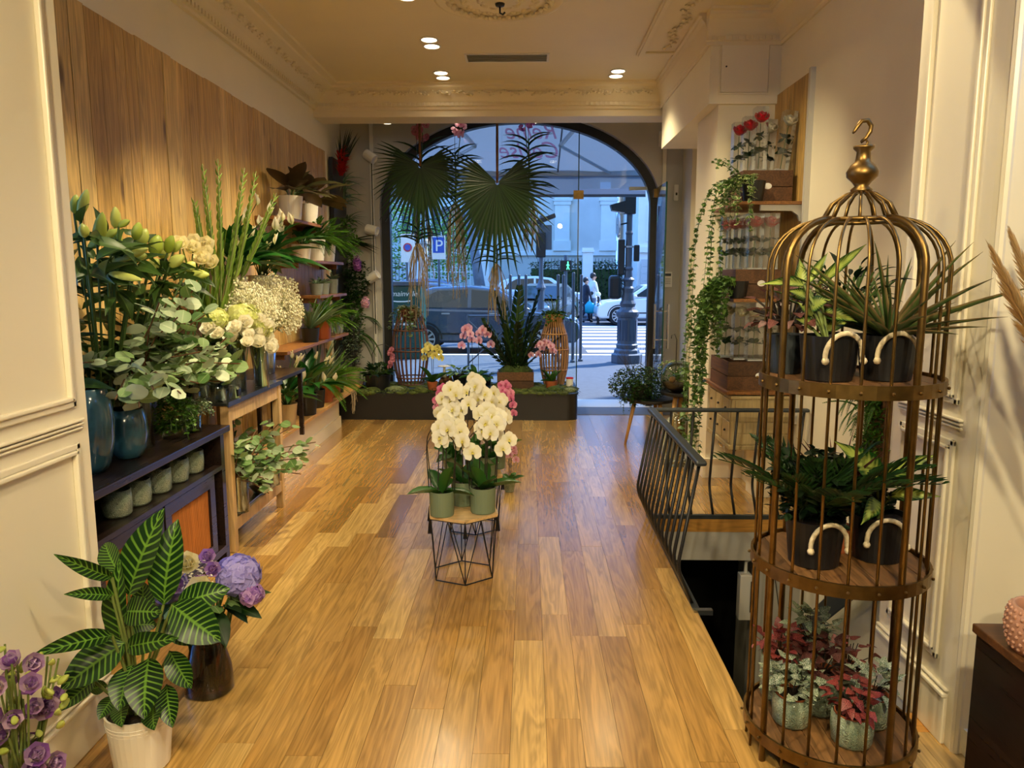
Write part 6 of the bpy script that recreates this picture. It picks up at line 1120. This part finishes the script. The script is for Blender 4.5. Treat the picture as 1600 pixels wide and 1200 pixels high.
# gate pillars, railings, trees across the street
def pillar(lab,x,y,w,h):
    t=thing('gate_pillar',lab,'pillar',(x,y,-.03)); put('shaft',B((-w/2,-w/2,0),(w/2,w/2,h)),'stone_light',t); put('cap',MB().box((-w*.62,-w*.62,h),(w*.62,w*.62,h+.12)).box((-w*.54,-w*.54,h+.12),(w*.54,w*.54,h+.22)),'stone_light',t); put('base',B((-w*.56,-w*.56,0),(w*.56,w*.56,.3)),'stone_light',t)
pillar('pale stone gate pillar right of the parking sign',-2.05,34,.62,2.55); pillar('pale stone gate pillar left of the parking sign',-4.9,33.8,.8,3.0); pillar('white gate post behind the crossing',2.95,38,.5,2.75)
def fence(lab,x0,x1,y,h,step,mat='dark_frame'):
    t=thing('iron_fence',lab,'fence',(0,y,-.03)); n=int((x1-x0)/step); bm_=MB().tube([(0,0,0),(0,0,h),(0,0,h+.1)],[.014,.014,.002],5).mesh('bar'); bm_.materials.append(M[mat])
    for k in range(n): put('bar',bm_,None,t,T((x0+k*step,0,0)))
    for z in (.15,h*.88): put('rail',B((x0,-.012,z),(x1,.012,z+.03)),mat,t)
fence('dark iron railings in front of the trees on the left',-8.0,-5.3,34,2.2,.16); fence('white iron gate between the stone pillars',-4.5,-2.4,34,2.0,.16,'paper_white'); fence('dark iron railings in front of the far hedge',.5,5.4,38.6,2.4,.17)
t=thing('garden_hedge','clipped dark green hedge behind the far railings','hedge',(0,39.6,0)); put('core',B((.2,-.3,0),(4.8,.5,1.9)),'lf_hedge',t); scatter(t,'foliage','small','lf_hedge',[(U(.1,4.85),U(-.55,.5),U(0,2.3)) for _ in range(3600)],(.1,.2),(.06,.11))
def tree(lab,loc,h,r,mat,n,trunk=.16,lean=(0,0),cz=.75):
    t=thing('street_tree',lab,'tree',loc); put('trunk',MB().tube([(0,0,0),(lean[0]*.5,0,h*.35),(lean[0],lean[1],h*.75)],[trunk,trunk*.8,trunk*.45],10),'stone_trunk',t,smooth=True); m=MB()
    for k in range(7): a=U(0,6.28); m.tube([(lean[0],lean[1],h*.55),(lean[0]+r*.3*math.cos(a),r*.3*math.sin(a),h*.75),(lean[0]+r*.75*math.cos(a),r*.7*math.sin(a),h*U(.75,1))],[.06,.04,.015],6,cap=False)
    put('branches',m,'stone_trunk',t,stuff=True); scatter(t,'crown','small',mat,blob(n,(lean[0],lean[1],h*cz),(r,r,h*.42),.25),(.14,.26),(.08,.14))
plain('stone_trunk',C(126,128,132),.8,var=.2,scale=6)
tree('leafy bright green tree behind the left railings',(-7.6,37.5,0),6.5,2.6,'lf_tree',3200,cz=.55); tree('leaning grey-trunked street tree behind the middle palm leaf',(-1.75,30.5,0),8.5,2.3,'lf_tree',1300,.24,(-.9,0),.95); tree('pale green tree between the gate pillars',(-4.0,38.5,0),4.6,1.6,'lf_tree',1500,.12,cz=.6)
# buildings
def building(lab,x0,x1,y,h,mat,cols,rows,ww,wh,z0,dz,pil=(),base=0.9,skip=()):
    t=thing('town_building',lab,'building',(0,y,-.03)); put('wall',B((x0,0,0),(x1,8,h)),mat,t); put('cornice',B((x0-.2,-.3,h-.5),(x1+.2,0,h)),'stone_light',t); put('string_course',B((x0,-.12,2.7),(x1,0,2.95)),'stone_light',t); put('plinth',B((x0,-.1,0),(x1,0,base)),'stone_light',t)
    for x in pil:
        p=put('pilaster',B((x-.4,-.16,2.95),(x+.4,0,h-.5)),'stone_light',t); put('pilaster_base',B((x-.48,-.2,2.95),(x+.48,0,3.5)),'stone_light',p); put('pilaster_cap',MB().box((x-.46,-.2,5.4),(x+.46,0,5.6)).box((x-.52,-.24,5.6),(x+.52,0,5.75)),'stone_light',p)
    for i in range(cols):
        for j in range(rows):
            if (i,j) in skip: continue
            x=x0+(x1-x0)*(i+.5)/cols; z=z0+j*dz; w_=put('window',MB().box((x-ww/2-.08,-.06,z-.08),(x+ww/2+.08,.0,z)).box((x-ww/2-.08,-.06,z+wh),(x+ww/2+.08,0,z+wh+.1)).box((x-ww/2-.08,-.06,z),(x-ww/2,0,z+wh)).box((x+ww/2,-.06,z),(x+ww/2+.08,0,z+wh)).box((x-.03,-.045,z),(x+.03,0,z+wh)),'stone_light',t)
            for s in (0,1): put('pane',B((x-ww/2+s*ww/2,-.02,z),(x+s*ww/2,-.008,z+wh)),'window_dark',w_)
    return t
building('pale town building with pilasters across the street',-2.2,4.8,42,16,'stone_wall',1,1,1.2,1.9,9.5,3,(1.85,4.35)); building('grey-white stone building with tall windows behind the palms',-13,-2.45,45,17,'stone_wall',6,4,1.1,2.0,3.6,3.6); building('white modern building with a shuttered window right of the lamp post',5.2,11,36.5,14,'stone_light',3,3,1.0,1.5,3.3,3.4); building('far pale apartment block beyond the trees on the left',-34,-13.5,52,18,'stone_wall',9,4,1.2,2.1,3.6,3.8)
t=thing('garage_door','pale grey roller garage door at the foot of the white building','garage door',(6.1,36.36,-.03)); 
for k in range(7): put('slat',B((-.75,-.03,k*.34),(.75,.0,k*.34+.33)),'wall_grey',t)
building('unseen tall building added to shade the near side of the street',13,28,12,22,'stone_wall',5,5,1.2,2.0,3.6,3.6).location.y=11.0  # added out of view to keep the sun off the near street and shop
# awning over the shop front
t=thing('shop_awning','grey-blue fabric awning stretched out over the shop window','awning',(0,0,0)); 
m=MB(); n=12; x0,x1=-2.6,1.80; pr=[(9.62,3.78),(10.4,3.60),(11.2,3.38),(11.9,3.17)]
v=[(x0+(x1-x0)*i/n,y,z+.02*math.sin(i*1.7)) for y,z in pr for i in range(n+1)]; f=[(j*(n+1)+i,j*(n+1)+i+1,(j+1)*(n+1)+i+1,(j+1)*(n+1)+i) for j in range(3) for i in range(n)]; m.add(v,f); put('canopy',m,'awning',t,smooth=True); put('front_bar',B((x0,11.88,3.10),(x1,11.96,3.19)),'alloy',t,bevel=.02)
m=MB(); v=[(x0+(x1-x0)*i/n,11.93+.01*math.sin(i*2),z) for z in (3.10,2.82) for i in range(n+1)]; m.add(v,[(i,i+1,n+2+i,n+1+i) for i in range(n)]); put('valance',m,'awning',t); put('valance_hem',B((x0,11.92,2.79),(x1,11.945,2.83)),'post_grey',t)
for s,(ax,bx,cx_) in enumerate(((.72,.45,1.25),(-1.0,-.75,-1.6))):
    put('folding_arm',MB().tube([(ax,9.7,3.55),(bx,10.8,3.38)],.028,8),'alloy',t); put('folding_arm',MB().tube([(bx,10.8,3.36),(cx_,11.9,3.14)],.024,8),'alloy',t); put('elbow',MB().ball((bx,10.8,3.37),.04,8),'alloy',t)
put('roller',MB().tube([(x0,9.66,3.80),(x1,9.66,3.80)],.06,12),'alloy',t)
put('seam_bar',MB().tube([(.45,9.7,3.74),(.45,11.9,3.16)],.012,6),'post_grey',t)
# script lettering on the glass, read from the street
t=thing('window_lettering','faded pink script lettering on the window glass seen from behind','lettering',(.05,9.28,3.1)); fl_=T((0,0,0))@RX(PI/2)@S(-1,1,1)
m,nt,b=newmat('glass_print'); M['glass_print']=m; nt.links.new(nd(nt,'BsdfTranslucent',{0:C(250,206,220)}).outputs[0],nt.nodes['Material Output'].inputs[0])
text('Reine',.27,'glass_print',t,T((.0,0,.10))@fl_,shear=.35,ext=.001); text('Cerise',.27,'glass_print',t,T((-.02,0,-.12))@fl_,shear=.35,ext=.001)
# two people walking
def person(lab,loc,rz,H,stride,coat,legs,hair,hairlen):
    k=H/1.75; J={}; E=[]
    def a(nm,p,r,par=None): J[nm]=len(vs_); vs_.append(tuple(c*k for c in p)); rs_.append(r*k); 
    vs_=[];rs_=[]
    def j(nm,p,r,par=None):
        J[nm]=len(vs_); vs_.append(tuple(c*k for c in p)); rs_.append(r*k)
        if par: E.append((J[par],J[nm]))
    j('pelvis',(0,0,.95),.15); j('waist',(0,0,1.1),.13,'pelvis'); j('chest',(0,.01,1.32),.155,'waist'); j('neck',(0,.01,1.50),.055,'chest'); j('jaw',(.02,0,1.58),.075,'neck'); j('skull',(.01,0,1.68),.085,'jaw')
    for s,n_ in ((-1,'l'),(1,'r')):
        j('sh'+n_,(0,s*.19,1.42),.07,'chest'); j('el'+n_,(-s*stride*.3,s*.25,1.15),.05,'sh'+n_); j('wr'+n_,(-s*stride*.3+.08,s*.25,.92),.033,'el'+n_); j('ha'+n_,(-s*stride*.3+.1,s*.25,.84),.035,'wr'+n_)
        for q in range(5): j('f%d%s'%(q,n_),(-s*stride*.3+.06+.02*q+.02,s*(.25-.02*(q==0)),.77-.012*(2-abs(q-2))),.011,'ha'+n_)
        j('hp'+n_,(0,s*.09,.88),.11,'pelvis'); j('kn'+n_,(s*stride*.5+.03,s*.1,.5),.07,'hp'+n_); j('an'+n_,(s*stride-(.06 if s<0 else 0),s*.1,.10),.045,'kn'+n_); j('to'+n_,(s*stride+.15,s*.11,.04),.035,'an'+n_)
    me=bpy.data.meshes.new('body'); me.from_pydata(vs_,E,[]); o=bpy.data.objects.new('body',me); COL.objects.link(o); md=o.modifiers.new('skin','SKIN'); 
    for i,sv in enumerate(me.skin_vertices[0].data): sv.radius=(rs_[i],rs_[i]); sv.use_root=(i==0)
    ss=o.modifiers.new('sub','SUBSURF'); ss.levels=1; ss.render_levels=2
    m,nt,b=newmat('clothing'); z=nd(nt,'SeparateXYZ',{0:nd(nt,'TexCoord').outputs['Object']}).outputs[2]; y=nd(nt,'SeparateXYZ',{0:nd(nt,'TexCoord').outputs['Object']}).outputs[1]
    cr=nd(nt,'ValToRGB',{0:mth(nt,'MULTIPLY',z,.5)}); cr.color_ramp.interpolation='CONSTANT'; el=cr.color_ramp.elements; el[0].position=0; el[0].color=C(24,24,26); e=el[1]; e.position=.05*k; e.color=legs
    e=el.new(.44*k); e.color=coat; e=el.new(.755*k); e.color=C(206,160,130); nt.links.new(cr.outputs[0],b.inputs['Base Color']); P(b,rough=.8); me.materials.append(m)
    t=thing('person',lab,'person',loc,rz); o.parent=t
    put('hair',MB().ball((-.015*k,0,1.70*k),.105*k,14,(1.05,.95,.95)).ball((-.06*k,0,(1.66-hairlen)*k),.085*k,10,(.8,1,1+hairlen*3)),hair,t,smooth=True)
    m=MB(); m.tube([(.10*k,0,1.645*k),(.122*k,0,1.615*k)],[.008,.016],6); put('nose',m,'skin',t,smooth=True)
    for s in (-1,1): put('ear',MB().ball((.0,s*.088*k,1.63*k),.025*k,8,(.7,.4,1.2)),'skin',t,smooth=True); put('eye',MB().ball((.093*k,s*.035*k,1.655*k),.012,6),'dark_frame',t)
    put('mouth',MB().tube([(.1*k,-.02*k,1.575*k),(.104*k,0,1.573*k),(.1*k,.02*k,1.575*k)],.005,5),'sign_red',t)
    return t
person('walker in a dark jacket and dark trousers crossing the sunny pavement',(2.12,27.9,-.13),PI*.0+.3,1.62,.22,C(26,30,44),C(34,38,52),'stem_dark',0); person('taller walker in a white top beside the one in the dark jacket',(2.42,28.3,-.13),.3,1.78,.2,C(232,232,228),C(110,120,140),'stem_dark',.0)
t=thing('shopping_bag','turquoise shopping bag carried by the walker in the dark jacket','bag',(2.26,27.75,.22)); put('sack',MB().lathe([(0,0),(.13,0),(.17,.06),(.17,.3),(.1,.4),(.04,.44)],14,mat=S(1.1,.6,1)),'turquoise',t,smooth=True); put('handle',MB().tube([(-.04,0,.43),(-.02,0,.54),(.02,0,.54),(.04,0,.43)],.01,6),'turquoise',t)
